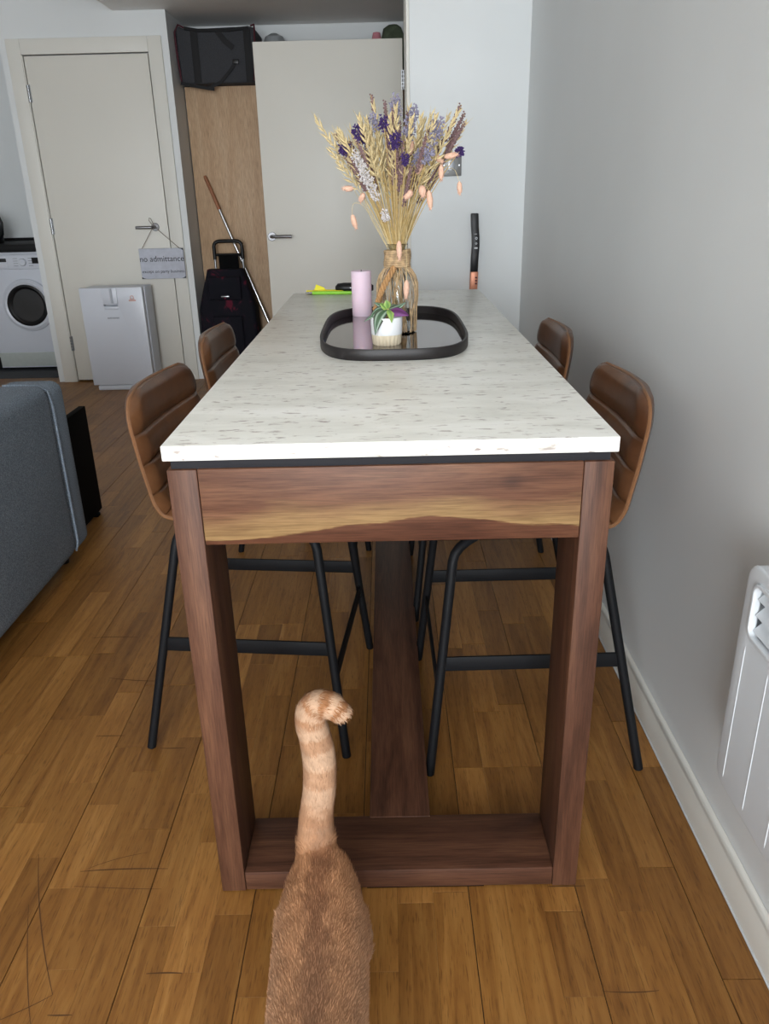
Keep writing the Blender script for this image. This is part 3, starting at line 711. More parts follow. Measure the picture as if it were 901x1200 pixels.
# ================================================================== KITCHEN CORNER
wm = thing('washing_machine', 'white front-loading washing machine under the black worktop', 'washing machine')
WX0, WX1, WY = -2.955, -2.357, 4.92
box('casing', 'appliance_white', wm, WX0, WX1, WY, 5.47, .02, .862, .006)
box('control_panel', 'appliance_white', wm, WX0+.002, WX1-.002, WY-.012, WY+.004, .742, .845, .006)
box('kick_panel', 'kick_panel', wm, WX0+.004, WX1-.004, WY-.006, WY+.004, .03, .135, .004)
wcx, wcz = -2.66, .485
dr = MB().lathe([(.142, -.01), (.182, -.01), (.19, .004), (.186, .018), (.165, .03), (.148, .024)], (wcx, WY, wcz), 40, 'y', True).build('door_ring', 'appliance_white', wm)
MB().lathe([(.118, .012), (.15, .012), (.15, .026), (.135, .03), (.118, .02)], (wcx, WY, wcz), 40, 'y', True).build('door_seal', 'black_plastic', dr)
MB().lathe([(0, .012), (.05, .010), (.10, .004), (.125, .012)], (wcx, WY, wcz), 36, 'y').build('door_glass', 'drum_glass', dr)
MB().lathe([(0, 0), (.026, 0), (.026, .014), (.022, .02), (0, .02)], (wcx+.02, WY-.012, .792), 24, 'y').build('program_knob', 'appliance_white', wm)
for i in range(4):
    for s_ in (-1, 1): box('program_mark', 'print_grey', wm, wcx+.02+s_*.055-.016, wcx+.02+s_*.055+.016, WY-.0135, WY-.0115, .765+i*.017, .768+i*.017, 0)
box('display', 'black_plastic', wm, -2.575, -2.47, WY-.0145, WY-.011, .78, .822, .002)
box('detergent_drawer', 'appliance_white', wm, WX0+.02, WX0+.2, WY-.016, WY-.01, .752, .838, .004); box('drawer_grip', 'black_plastic', wm, WX0+.1, WX0+.195, WY-.018, WY-.0155, .795, .82, .003)
for x in (WX0+.05, WX1-.05): MB().lathe([(.02, 0), (.02, .022)], (x, WY+.06, 0), 12).build('foot', 'black_plastic', wm)
wt = thing('worktop', 'black kitchen worktop above the washing machine', 'worktop')
box('slab', 'worktop_black', wt, XL, -2.347, 4.88, YK, .865, .915, .003)
box('splash_strip', 'worktop_black', wt, XL, -2.347, YK-.012, YK, .913, .935, .001)
bu = thing('base_cabinet', 'white kitchen base cabinet left of the washing machine', 'cabinet')
box('carcass', 'kick_panel', bu, XL+.004, WX0-.004, 4.93, YK-.01, .1, .864, .002); box('door', 'appliance_white', bu, XL+.01, WX0-.008, 4.91, 4.93, .11, .855, .002)
box('plinth', 'black_plastic', bu, XL+.004, WX0-.004, 4.97, 4.99, 0, .1, 0)
kt = thing('kettle', 'black kettle standing on the kitchen worktop', 'kettle')
MB().lathe([(0, 0), (.075, 0), (.078, .02), (.07, .12), (.052, .19), (.02, .205), (0, .206)], (-2.94, 5.15, .9152), 24).build('body', 'black_plastic', kt)
MB().tube([(-2.885, 5.12, 1.09), (-2.845, 5.10, 1.11), (-2.825, 5.09, 1.06), (-2.838, 5.10, .98), (-2.865, 5.12, .95)], .011, 10).build('handle', 'black_plastic', kt)
MB().lathe([(0, 0), (.014, 0), (.014, .015), (0, .02)], (-2.94, 5.15, 1.12), 14).build('lid_knob', 'black_plastic', kt)
tp = thing('tablet_stand', 'grey flat panel propped on the worktop beside the closet wall', 'panel')
MB().add([(-2.62, 5.30, .9155), (-2.61, 5.30, .9155), (-2.47, 5.36, 1.03), (-2.48, 5.36, 1.035), (-2.62, 5.42, .9155), (-2.61, 5.42, .9155), (-2.47, 5.42, 1.03), (-2.48, 5.42, 1.035)],
         [(0,1,2,3),(7,6,5,4),(0,4,5,1),(1,5,6,2),(2,6,7,3),(3,7,4,0)]).build('panel', 'steel', tp)
MB().add([(-2.50, 5.38, .9155), (-2.49, 5.38, .9155), (-2.49, 5.385, 1.012), (-2.50, 5.385, 1.004), (-2.50, 5.41, .9155), (-2.49, 5.41, .9155), (-2.49, 5.41, 1.012), (-2.50, 5.41, 1.004)],
         [(0,1,2,3),(7,6,5,4),(0,4,5,1),(1,5,6,2),(2,6,7,3),(3,7,4,0)]).build('prop', 'black_plastic', tp)

# ================================================================== ON THE TABLE
TRX, TRY, TRA, TRB = .016, .918, .177, .340
def sup(a, b, n, e):
    out = []
    for k in range(n):
        q = 2*PI*k/n; c_, s_ = math.cos(q), math.sin(q)
        out.append((math.copysign(abs(c_)**(2/e), c_)*a, math.copysign(abs(s_)**(2/e), s_)*b))
    return out
tray = thing('serving_tray', 'dark rounded tray with a raised rim and smoked mirror base', 'tray', (TRX, TRY, ZT))
NR = 88; EXP = 3.5
o1, o2, i2, i1 = sup(TRA-.002, TRB-.002, NR, EXP), sup(TRA, TRB, NR, EXP), sup(TRA-.0065, TRB-.0065, NR, EXP), sup(TRA-.0065, TRB-.0065, NR, EXP)
vs = [(a, b, .0005) for a, b in o1]+[(a, b, .003) for a, b in o2]+[(a, b, .0235) for a, b in o2]+[(a*.995, b*.997, .025) for a, b in o2]+[(a*1.008, b*1.004, .025) for a, b in i2]+[(a, b, .0235) for a, b in i2]+[(a, b, .0005) for a, b in i1]
fs = [(r_*NR+k, r_*NR+(k+1)%NR, ((r_+1)%7)*NR+(k+1)%NR, ((r_+1)%7)*NR+k) for r_ in range(7) for k in range(NR)]
MB().add(vs, fs).build('rim', 'tray_black', tray)
MB().prism(sup(TRA-.0085, TRB-.0085, NR, EXP), .0008, .005, 'z').build('mirror_base', 'mirror_smoked', tray)
box('corner_patch', 'patch_dark', tray, .085, .118, -.285, -.268, .005, .0053, 0)  # small flat dark patch on the mirror base, near a front corner
ZB = ZT+.005
cn = thing('pillar_candle', 'pale pink pillar candle standing on the tray', 'candle', (-.070, 1.222, ZB))
MB().lathe([(0, 0), (.0275, 0), (.0285, .002), (.0285, .122), (.027, .124), (.012, .121), (0, .120)], (0, 0, 0), 32).build('wax', 'candle_pink', cn)
MB().tube([(0, 0, .119), (.001, 0, .127)], .001, 5).build('wick', 'wick', cn)
# plant pot
PX, PY = -.001, .757
pot = thing('plant_pot', 'small white ceramic pot with a ribbed unglazed lower half', 'plant pot', (PX, PY, ZB))
vs = []; fs = []; NP = 60
prof = [(.0, .0, 0), (.031, 0, 1), (.0335, .003, 1), (.0352, .022, 1), (.0357, .0245, 0), (.0372, .061, 0), (.0365, .063, 0), (.0345, .062, 0), (.0335, .052, 0), (0, .052, 0)]
low = MB(); up_ = MB()
def ribbed(mb, pr__):
    vs = []; fs = []
    for (r, z, rb) in pr__:
        for k in range(NP):
            a = 2*PI*k/NP; rr = r*(1-.07*rb*(k % 3 == 0)); vs.append((rr*math.cos(a), rr*math.sin(a), z))
    for i in range(len(pr__)-1):
        for k in range(NP): fs.append((i*NP+k, i*NP+(k+1)%NP, (i+1)*NP+(k+1)%NP, (i+1)*NP+k))
    mb.add(vs, fs)
ribbed(low, [(0, 0, 0)]+prof[1:4]+[(.0356, .024, 0)]); ribbed(up_, [(.0356, .024, 0), (.0361, .0255, 0), (.0372, .061, 0), (.0365, .063, 0), (.0345, .062, 0), (.0335, .050, 0)])
low.build('ribbed_base', 'pot_raw', pot); up_.build('glazed_body', 'pot_white', pot)
MB().lathe([(0, .0485), (.0338, .0505)], (0, 0, 0), 24).build('soil', 'soil', pot)
pt = thing('trailing_plant', 'small striped green plant with one purple leaf growing in the white pot', 'plant', (PX, PY, ZB+.050))
def leaf(base, tip, mid, wd, kind):
    c = bez(base, mid, tip, 12); vs = []; cols = []; fs = []; NCx = 8
    main = Vector(tip)-Vector(base)
    side = main.cross(Vector((0, -.75, .66))).normalized()
    for i, p in enumerate(c):
        q = i/12; wv = wd*math.sin(PI*min(1, q**.75*1.0))**.8 if 0 < q < 1 else .0004
        nn = side.cross((c[min(i+1, 12)]-c[max(i-1, 0)]).normalized()).normalized()
        for k in range(NCx+1):
            u_ = -1+2*k/NCx; vs.append(p+side*u_*wv-nn*abs(u_)*wv*.28)
            if kind == 'purple': cc = lin((112, 62, 116)) if abs(u_) > .3 else lin((84, 38, 84))
            elif kind == 'lime': cc = lin((150, 176, 96)) if abs(u_) > .3 else lin((110, 146, 76))
            else: cc = lin((66, 92, 66)) if abs(u_) < .3 else (lin((158, 176, 158)) if abs(u_) < .7 else lin((54, 82, 58)))
            if kind == 'striped' and abs(u_) > .95: cc = lin((96, 76, 80))
            cols.append(cc)
    n = NCx+1
    for i in range(12):
        for k in range(NCx): fs.append((i*n+k, i*n+k+1, (i+1)*n+k+1, (i+1)*n+k))
    me = bpy.data.meshes.new('leaf'); me.from_pydata(vs, [], fs); a = me.color_attributes.new('col', 'FLOAT_COLOR', 'POINT')
    for i, cc in enumerate(cols): a.data[i].color = (*cc, 1)
    me.materials.append(MATS['leaf_striped'])
    for pl in me.polygons: pl.use_smooth = True
    o = bpy.data.objects.new('leaf', me); COL.objects.link(o); o.parent = pt
    sm = o.modifiers.new('thick', 'SOLIDIFY'); sm.thickness = .0008; return o
MB().tube([(0, 0, 0), (.001, -.004, .016), (.004, -.01, .032)], .003, 6).build('stem', 'green_plastic' if 0 else 'stalk', pt)
MB().tube([(.005, 0, 0), (.008, -.006, .014), (.012, -.012, .022)], .0025, 6).build('stem', 'stalk', pt)
leaf((.003, -.012, .030), (-.026, -.045, -.022), (-.022, -.040, .030), .0135, 'striped')
leaf((.006, -.010, .030), (.046, -.010, .046), (.022, -.016, .030), .0085, 'striped')
leaf((.004, -.016, .026), (.052, -.030, .018), (.026, -.034, .034), .0125, 'purple')
leaf((.002, -.010, .030), (-.040, -.010, .008), (-.022, -.014, .038), .010, 'striped')
leaf((.000, -.006, .026), (-.028, .006, .044), (-.014, .004, .042), .007, 'striped')
leaf((-.004, -.006, .022), (-.052, -.014, .004), (-.026, -.014, .024), .006, 'striped')
leaf((.004, -.010, .030), (.000, -.016, .052), (.004, -.018, .042), .009, 'lime')
leaf((.004, -.012, .030), (.012, -.042, .004), (.012, -.036, .030), .008, 'lime')
leaf((.004, -.008, .030), (-.014, -.020, .044), (-.006, -.018, .042), .008, 'lime')
leaf((.004, -.006, .026), (.030, .016, .036), (.016, .008, .040), .008, 'striped')

# vase
VX, VY = .029, .930
vase = thing('raffia_vase', 'glass bottle vase wrapped in raffia strands with a twine bound neck', 'vase', (VX, VY, ZB))
MB().lathe([(0, .0), (.040, 0), (.044, .004), (.044, .112), (.0415, .128), (.034, .143), (.026, .152), (.025, .16), (.025, .208), (.0275, .211), (.025, .212), (.0225, .209), (.0225, .152), (.037, .130), (.0415, .11), (.0415, .006), (0, .006)], (0, 0, 0), 32).build('glass_body', 'glass', vase)
rs = random.Random(3); mb = MB()
for i in range(84):
    a = 2*PI*i/84+rs.uniform(-.08, .08); da = rs.uniform(-.42, .42); bl = rs.uniform(.0465, .052); pts = []
    for (z, r, q) in ((.158, .028, 0), (.151, .036, .1), (.138, bl-.006, .25), (.118, bl, .4), (.09, bl+.0005, .55), (.06, .0475, .75), (.025, .0465, .9), (.001+rs.uniform(0, .004), .0455, 1)):
        aa = a+da*q*2.2; pts.append((r*math.cos(aa), r*math.sin(aa), z))
    mb.tube(pts, [rs.uniform(.0006, .0013)]*8, 4)
o = mb.build('raffia_strands', 'raffia', vase); o['kind'] = 'stuff'
mb = MB()
hel = []
for k in range(0, 8*20+1):
    a = 2*PI*k/20; hel.append(((.0305+.0012*math.sin(k*.9))*math.cos(a), (.0305+.0012*math.sin(k*.7))*math.sin(a), .157+.040*k/160))
mb.tube(hel, .0034, 6).build('twine_wrap', 'raffia', vase)
mb = MB()
ra, rb = Vector((-.008, -.036, .160)), Vector((-.054, -.058, .066))
for s_ in range(3):
    pts = []
    for k in range(25):
        q = k/24; p = ra.lerp(rb, q)+Vector((-.006*math.sin(PI*q), -.010*math.sin(PI*q), 0)); ph = q*22+s_*2*PI/3
        d1 = Vector((.85, 0, -.45)); d2 = Vector((0, 1, 0)); pts.append(p+d1*.0050*math.cos(ph)+d2*.0050*math.sin(ph))
    mb.tube(pts, .0036, 6)
mb.build('rope_tail', 'rope', vase)
MB().lathe([(0, -.006), (.008, -.005), (.0095, .002), (.006, .008), (0, .009)], tuple(rb+Vector((0, -.001, -.002))), 10).build('rope_knot', 'rope', vase)

# dried stems: each one its own thing
rs = random.Random(21)
BASE = Vector((VX, VY, ZB))
GL = 'dried stems in the raffia vase'
def stem_line(phi, lean, length, bend=.25):
    """from inside the vase through its neck and outwards"""
    a = Vector((math.cos(phi), math.sin(phi), 0)); rn = min(.019, .019*lean/.14+.003)
    p0 = Vector((0, 0, .02))-a*rn*1.1+Vector((rs.uniform(-.006, .006), rs.uniform(-.006, .006), 0)); p1 = Vector((0, 0, .205))+a*rn
    tip = Vector((0, 0, .222+length*(1-lean*lean*2)))+a*(rn+lean*1.08)
    mid = p1.lerp(tip, .5)+Vector((0, 0, bend*.06))-a*lean*.08
    return [p0, p0.lerp(p1, .5), p1]+bez(p1, mid, tip, 6)[1:]
def place(name, label, cat='dried flower'):
    return thing(name, label, cat, tuple(BASE), 0, GL)
def oat(phi, lean, length, n=24):
    o = place('oat_stem', 'cream dried oat stem with drooping seed husks in the raffia vase'); P = stem_line(phi, lean, length)
    MB().tube(P, [.0011]*3+[.0011, .001, .001, .0009, .0008, .0006], 4).build('stalk', 'straw', o); mb = MB()
    top = P[-1]; d = (P[-1]-P[-3]).normalized(); hl = min(.13, length*.52); s1 = d.orthogonal().normalized(); s2 = d.cross(s1)
    for i in range(n):
        q = i/(n-1); c = top-d*hl*(1-q); a = i*2.4+rs.uniform(-.4, .4)
        od = (s1*math.cos(a)+s2*math.sin(a)); spread = .8*(1-q*.65)
        dd = (d+od*spread).normalized(); ln = rs.uniform(.020, .030)*(1-.25*q)
        mb.blob(c+od*.003*(1-q), dd, ln, rs.uniform(.0020, .0030), 5, (0, .2, .5, 1), (.3, .9, 1, .05))
        if i % 2 == 0: mb.tube([c+dd*ln*.9, c+dd*(ln+.012)], [.0004, .0002], 3)
    mb.build('seed_head', 'straw', o)
def spike(phi, lean, length, mat, name, label, hl, r):
    o = place(name, label); P = stem_line(phi, lean, length); MB().tube(P, .0009, 4).build('stalk', 'stalk', o)
    top = P[-1]; d = (P[-1]-P[-3]).normalized(); side = Vector((rs.uniform(-1, 1), rs.uniform(-1, 1), 0))*.25; mb = MB(); n = max(10, int(hl*520))
    s1 = d.orthogonal().normalized(); s2 = d.cross(s1)
    mb.tube([top-d*hl, top-d*hl*.7, top-d*hl*.3+side*.002, top+side*.01], [r*.5, r*.75, r*.6, r*.2], 5)
    for i in range(n):
        q = i/(n-1); c = top-d*hl*(1-q)+side*.01*q*q; a = i*2.399; od = s1*math.cos(a)+s2*math.sin(a)
        mb.blob(c+od*r*.35, (od+d*.9).normalized(), r*1.1*(1.1-.5*q), r*.42, 4, (0, .5, 1), (.5, 1, .2))
    mb.build('flower_spike', mat, o)
def cluster(phi, lean, length, mat, name, label, rad, n, down=0):
    o = place(name, label); P = stem_line(phi, lean, length); MB().tube(P, .0009, 4).build('stalk', 'stalk', o)
    top = P[-1]; mb = MB(); d = (P[-1]-P[-3]).normalized()
    for i in range(int(n*1.7)):
        u_ = Vector((rs.gauss(0, 1), rs.gauss(0, 1), rs.gauss(0, 1))).normalized(); c = top-d*rs.uniform(0, down)+u_*rad*rs.uniform(.3, 1)
        for k in range(2):
            v_ = (u_+Vector((rs.gauss(0, .5), rs.gauss(0, .5), rs.gauss(0, .5)))).normalized(); mb.blob(c, v_, rs.uniform(.0035, .0065), .0017, 4, (0, .5, 1), (.3, 1, .3))
    mb.build('flower_cluster', mat, o)
def bunny(pts, dirn, length=.026, r=.0068):
    o = place('bunny_tail_stem', 'peach fluffy bunny tail grass on a thin stem in the raffia vase')
    P = [Vector(p) for p in pts]; path = [Vector((0, 0, .05)), Vector((P[0].x*.1, P[0].y*.2, .16))]+P
    sm = []
    for i in range(len(path)-1):
        p0, p1, p2, p3 = path[max(i-1, 0)], path[i], path[i+1], path[min(i+2, len(path)-1)]
        for k in range(5):
            q = k/5; sm.append(.5*((2*p1)+(p2-p0)*q+(2*p0-5*p1+4*p2-p3)*q*q+(3*p1-p0-3*p2+p3)*q**3))
    sm.append(path[-1]); MB().tube(sm, .0006, 4).build('stalk', 'straw', o)
    d = Vector(dirn).normalized(); mb = MB()
    mb.tube([P[-1]+d*length*q for q in (0, .15, .45, .75, 1)], [r*q for q in (.35, .85, 1, .75, .15)], 10)
    for i in range(60):
        q = rs.random(); a = rs.uniform(0, 2*PI); s1 = d.orthogonal().normalized(); s2 = d.cross(s1); od = s1*math.cos(a)+s2*math.sin(a); rr = r*(.8*math.sin(PI*(.15+.75*q)))
        c = P[-1]+d*length*q+od*rr*.9; mb.tube([c, c+(od*.6+d).normalized()*.005], [.0006, .0002], 3)
    mb.build('fluffy_head', 'peach', o)
# phi: 0 = +x (towards the wall), pi = towards the sofa, -pi/2 = towards the window
for i in range(34):
    phi = 2*PI*i/34*1.0+rs.uniform(-.15, .15); lean = (.03, .07, .10, .125)[i % 4]+rs.uniform(-.012, .012); oat(phi, lean, rs.uniform(.22, .29)-(.06 if i % 4 == 0 and i % 3 == 0 else 0))
oat(PI-.05, .150, .275, 22); oat(PI-.25, .12, .24, 20); oat(.15, .135, .26, 20); oat(-.5, .09, .23, 18); oat(PI+.3, .125, .20, 18); oat(-.7, .09, .19, 18)
for i in range(34):
    phi = rs.uniform(-PI, .2*PI); spike(phi, rs.uniform(.02, .12), rs.uniform(.16, .285), 'mauve', 'mauve_spike_stem', 'dull mauve dried flower spike in the raffia vase', rs.uniform(.06, .11), .0052)
for (phi, ln, l) in ((PI*.9, .045, .318), (PI*.7, .03, .305), (.05, .125, .30), (.12, .135, .285), (-.05, .13, .26), (.0, .12, .24), (PI+.1, .11, .24)):
    spike(phi, ln, l, 'mauve', 'mauve_spike_stem', 'dull mauve dried flower spike in the raffia vase', .085, .0058)
for (phi, ln, l, r_, n_, dn) in ((PI+.35, .10, .205, .014, 90, .0), (PI+.5, .07, .235, .010, 60, .02), (-PI/2-.30, .075, .262, .010, 50, .02), (-PI/2-.02, .115, .225, .013, 75, .02), (-PI/2+.15, .11, .185, .009, 45, .015), (-PI/2-.8, .10, .245, .010, 50, .02), (-.25, .125, .20, .009, 60, .008)):
    cluster(phi, ln, l, 'purple', 'purple_flower_stem', 'deep purple dried flower head in the raffia vase', r_, n_, dn)
for (phi, ln, l, r_, n_, dn) in ((-PI/2+.0, .06, .305, .013, 70, .04), (-PI/2+.25, .10, .26, .013, 80, .04), (-PI/2+.8, .11, .255, .014, 70, .04), (-PI/2+.55, .12, .205, .011, 60, .04), (PI+.8, .06, .27, .010, 40, .03), (-PI/2+.6, .075, .195, .010, 60, .03), (.5, .09, .27, .012, 40, .02), (-PI/2+.6, .06, .28, .011, 40, .02)):
    cluster(phi, ln, l, 'lilac', 'lilac_flower_stem', 'pale lilac dried flower cluster in the raffia vase', r_, n_, dn)
for (phi, ln, l, r_, n_, dn) in ((PI+.65, .095, .195, .010, 50, .03), (PI+.8, .085, .15, .012, 60, .03), (PI+.9, .075, .12, .010, 40, .03), (-PI/2-.5, .05, .065, .009, 40, .02), (PI+.75, .09, .175, .010, 40, .02)):
    cluster(phi, ln, l, 'offwhite', 'white_flower_stem', 'off-white dried flower cluster in the raffia vase', r_, n_, dn)
for i in range(14):
    phi = rs.uniform(-PI, 0); o = place('bare_stem', 'thin straw coloured bare dried stalk in the raffia vase'); MB().tube(stem_line(phi, rs.uniform(.02, .09), rs.uniform(.14, .2)), .0011, 4).build('stalk', 'stalk', o)
def BP(x, z, y=-.02): return (x-VX, y, z-ZB)
bunny([BP(-.03, 1.16), BP(-.062, 1.205), BP(-.072, 1.222, -.03)], (-1, -.1, .05)); bunny([BP(-.03, 1.15), BP(-.045, 1.19), BP(-.047, 1.212, -.03)], (-.5, 0, -.9), .022)
bunny([BP(-.04, 1.17), BP(-.072, 1.19), BP(-.077, 1.165, -.03)], (.25, 0, -1), .034)
bunny([BP(.04, 1.15, -.03), BP(.065, 1.22, -.06), BP(.075, 1.25, -.07)], (.5, -.2, .9)); bunny([BP(.045, 1.15, -.03), BP(.055, 1.20, -.07), BP(.064, 1.215, -.075)], (-.5, 0, -.5), .024, .009)
bunny([BP(.045, 1.15, -.03), BP(.08, 1.22, -.06), BP(.087, 1.225, -.07)], (.1, -.2, -.9), .026, .009); bunny([BP(.045, 1.14, -.03), BP(.09, 1.22, -.06), BP(.103, 1.214, -.07)], (.12, 0, -1), .042, .0075)
bunny([BP(.06, 1.16, -.02), BP(.12, 1.27, -.04), BP(.140, 1.285, -.05)], (1, 0, .15), .032); bunny([BP(.06, 1.16, -.02), BP(.12, 1.26, -.05), BP(.132, 1.268, -.06)], (0, 0, -1), .034)
bunny([BP(.06, 1.17, -.02), BP(.15, 1.26, -.03), BP(.176, 1.232, -.04)], (.05, 0, -1), .030, .0062); bunny([BP(.05, 1.16, -.02), BP(.10, 1.26, -.04), BP(.118, 1.29, -.05)], (.4, 0, -.4), .026)
bunny([BP(.035, 1.14, -.03), BP(.032, 1.13, -.055), BP(.033, 1.105, -.06)], (0, -.1, -1), .044, .0068); bunny([BP(.05, 1.14, -.03), BP(.050, 1.08, -.062), BP(.050, 1.015, -.064)], (-.05, 0, -1), .044, .0075)
bunny([BP(.03, 1.16, -.03), BP(.052, 1.27, -.05), BP(.058, 1.29, -.06)], (.3, 0, 1), .03, .008)

# pens and little things behind the candle
gp = thing('green_pen', 'bright green pen with a silver tip lying on the table', 'pen')
MB().tube([(-.262, 1.79, ZT+.006), (-.115, 1.772, ZT+.006)], .006, 10).build('barrel', 'green_plastic', gp)
MB().tube([(-.288, 1.793, ZT+.0055), (-.278, 1.792, ZT+.006), (-.262, 1.790, ZT+.006)], [.0015, .0045, .0055], 10).build('tip', 'chrome', gp)
for (nm, lb, a, b) in (('yellow_marker', 'yellow marker lying flat on the table, pointing along the green pen', (-.285, 1.825), (-.15, 1.800)), ('yellow_marker', 'yellow marker lying askew on top of the yellow cards on the table', (-.262, 1.845), (-.155, 1.815))):
    o = thing(nm, lb, 'marker'); A_, B_ = Vector((*a, ZT+.0062)), Vector((*b, ZT+.0062)); up__ = Vector((0, 0, .0 if a[0] < -.27 else .0)); 
    MB().tube([A_+up__, A_.lerp(B_, .7)+up__], .006, 10).build('barrel', 'yellow_plastic', o); MB().tube([A_.lerp(B_, .7)+up__, A_.lerp(B_, .95)+up__, B_+up__], [.0062, .0055, .003], 10).build('cap', 'yellow_plastic', o)
    o['label'] = lb
yk = thing('yellow_clip', 'yellow folded plastic clip standing up behind the yellow markers', 'clip')
MB().add([(-.262, 1.832, ZT), (-.205, 1.828, ZT), (-.225, 1.835, ZT+.02), (-.252, 1.838, ZT+.030), (-.262, 1.842, ZT), (-.205, 1.838, ZT), (-.225, 1.839, ZT+.02), (-.252, 1.842, ZT+.030)],
         [(0,1,2,3),(7,6,5,4),(0,4,5,1),(1,5,6,2),(2,6,7,3),(3,7,4,0)]).build('clip_body', 'yellow_plastic', yk, .001)
kf = thing('black_case', 'black rounded spectacle case lying on the table by the pink candle', 'case')
MB().tube([(-.180, 1.820, ZT+.0175), (-.172, 1.819, ZT+.018), (-.15, 1.817, ZT+.018), (-.06, 1.810, ZT+.018), (-.045, 1.809, ZT+.0175)], [.007, .0155, .018, .018, .009], 14).build('case_body', 'black_plastic', kf)
box('case_badge', 'steel', kf, -.128, -.120, 1.7925, 1.799, ZT+.019, ZT+.022, 0)

# ================================================================== CAT
def loft(mb, rings, n=18):
    """rings: (centre, right half axis vec, up half axis vec)"""
    vs = []; fs = []
    for (c, a, b) in rings:
        c, a, b = Vector(c), Vector(a), Vector(b)
        for k in range(n): q = 2*PI*k/n; vs.append(c+a*math.cos(q)+b*math.sin(q))
    m = len(rings)
    for i in range(m-1):
        for k in range(n): fs.append((i*n+k, i*n+(k+1)%n, (i+1)*n+(k+1)%n, (i+1)*n+k))
    fs += [tuple(range(n))[::-1], tuple((m-1)*n+k for k in range(n))]
    mb.add(vs, fs)
CXc = -.123
cm = MB()
body = [(-.118, .222, .010, .014), (-.128, .215, .030, .032), (-.145, .202, .048, .056), (-.175, .187, .061, .068), (-.22, .178, .069, .074), (-.28, .174, .072, .074), (-.34, .173, .071, .073), (-.40, .175, .069, .073), (-.46, .180, .064, .074), (-.52, .190, .056, .068), (-.56, .205, .044, .052), (-.59, .222, .036, .042), (-.62, .235, .036, .038)]
loft(cm, [((CXc+.015*smoothstep(-.15, -.45, y) if 0 else CXc+.012*(-.12-y)/.4, y, z), (a, 0, 0), (0, 0, b)) for (y, z, a, b) in body])
def limb(pts, rr): cm.tube(pts, rr, 12)
tail = [(-.128, -.150, .200), (-.132, -.128, .235), (-.131, -.112, .285), (-.124, -.102, .335), (-.122, -.096, .385), (-.127, -.092, .426), (-.133, -.090, .454), (-.131, -.090, .474), (-.121, -.092, .487), (-.108, -.096, .491), (-.094, -.100, .486), (-.083, -.103, .477), (-.076, -.105, .468)]
def cr(path, n=6):
    out = []; path = [Vector(p) for p in path]
    for i in range(len(path)-1):
        p0, p1, p2, p3 = path[max(i-1, 0)], path[i], path[i+1], path[min(i+2, len(path)-1)]
        for k in range(n):
            q = k/n; out.append(.5*((2*p1)+(p2-p0)*q+(2*p0-5*p1+4*p2-p3)*q*q+(3*p1-p0-3*p2+p3)*q**3))
    out.append(path[-1]); return out
tl = cr(tail); TLn = len(tl)
def trad(q): return .036-.0085*smoothstep(0, .22, q)-.0055*smoothstep(.3, .75, q)-.0035*smoothstep(.8, .93, q)-.006*smoothstep(.95, 1, q)
cm.tube(tl, [trad(i/(TLn-1)) for i in range(TLn)], 14)
for s_ in (-1, 1):
    hx = CXc+s_*.042
    limb(cr([(hx-s_*.012, -.185, .165), (hx-s_*.006, -.215, .12), (hx+s_*.004, -.185, .085), (hx+s_*.010, -.150, .072), (hx+s_*.010, -.165, .035), (hx+s_*.010, -.178, .018)], 4), [.044]*4+[.038]*4+[.030]*4+[.020]*4+[.017]*5)
    loft(cm, [((hx+s_*.010, -.160, .014), (.014, 0, 0), (0, 0, .013)), ((hx+s_*.010, -.185, .013), (.019, 0, 0), (0, 0, .014)), ((hx+s_*.010, -.212, .012), (.018, 0, 0), (0, 0, .012)), ((hx+s_*.010, -.222, .010), (.010, 0, 0), (0, 0, .008))], 12)
    fx = CXc+.009+s_*.036; fo_ = -.02*s_
    limb(cr([(fx, -.505, .165), (fx, -.50, .115), (fx, -.505+fo_*.5, .07), (fx, -.51+fo_, .02)], 4), [.036]*4+[.026]*4+[.019]*5)
    loft(cm, [((fx, -.49+fo_, .014), (.014, 0, 0), (0, 0, .013)), ((fx, -.515+fo_, .013), (.018, 0, 0), (0, 0, .014)), ((fx, -.54+fo_, .010), (.012, 0, 0), (0, 0, .009))], 12)
HC = Vector((CXc+.013, -.655, .252))
loft(cm, [((HC.x, HC.y+.05, HC.z), (.020, 0, 0), (0, 0, .022)), ((HC.x, HC.y+.03, HC.z+.002), (.043, 0, 0), (0, 0, .040)), ((HC.x, HC.y, HC.z), (.050, 0, 0), (0, 0, .045)), ((HC.x, HC.y-.028, HC.z-.006), (.040, 0, 0), (0, 0, .035)), ((HC.x, HC.y-.046, HC.z-.014), (.024, 0, 0), (0, 0, .019)), ((HC.x, HC.y-.056, HC.z-.015), (.012, 0, 0), (0, 0, .009))])
for s_ in (-1, 1): loft(cm, [((HC.x+s_*.030, HC.y+.012, HC.z+.030), (.019, 0, 0), (0, .009, 0)), ((HC.x+s_*.035, HC.y+.012, HC.z+.052), (.012, 0, 0), (0, .006, 0)), ((HC.x+s_*.038, HC.y+.012, HC.z+.072), (.003, 0, 0), (0, .002, 0))], 10)
cat = thing('cat', 'ginger tabby cat with raised ringed tail standing before the table', 'cat', (CXc, -.35, 0))
tmp = cm.build('cat_tmp', 'cat_fur')
md = tmp.modifiers.new('r', 'REMESH'); md.mode = 'VOXEL'; md.voxel_size = .0055
md = tmp.modifiers.new('s', 'SMOOTH'); md.factor = .5; md.iterations = 7
dg = bpy.context.evaluated_depsgraph_get(); dg.update()
me = bpy.data.meshes.new_from_object(tmp.evaluated_get(dg)); bpy.data.objects.remove(tmp)
tlv = [Vector(p) for p in tl]
from mathutils import noise as mn
GIN, CRM, DRK = lin((164, 116, 80)), lin((184, 152, 125)), lin((118, 76, 49))
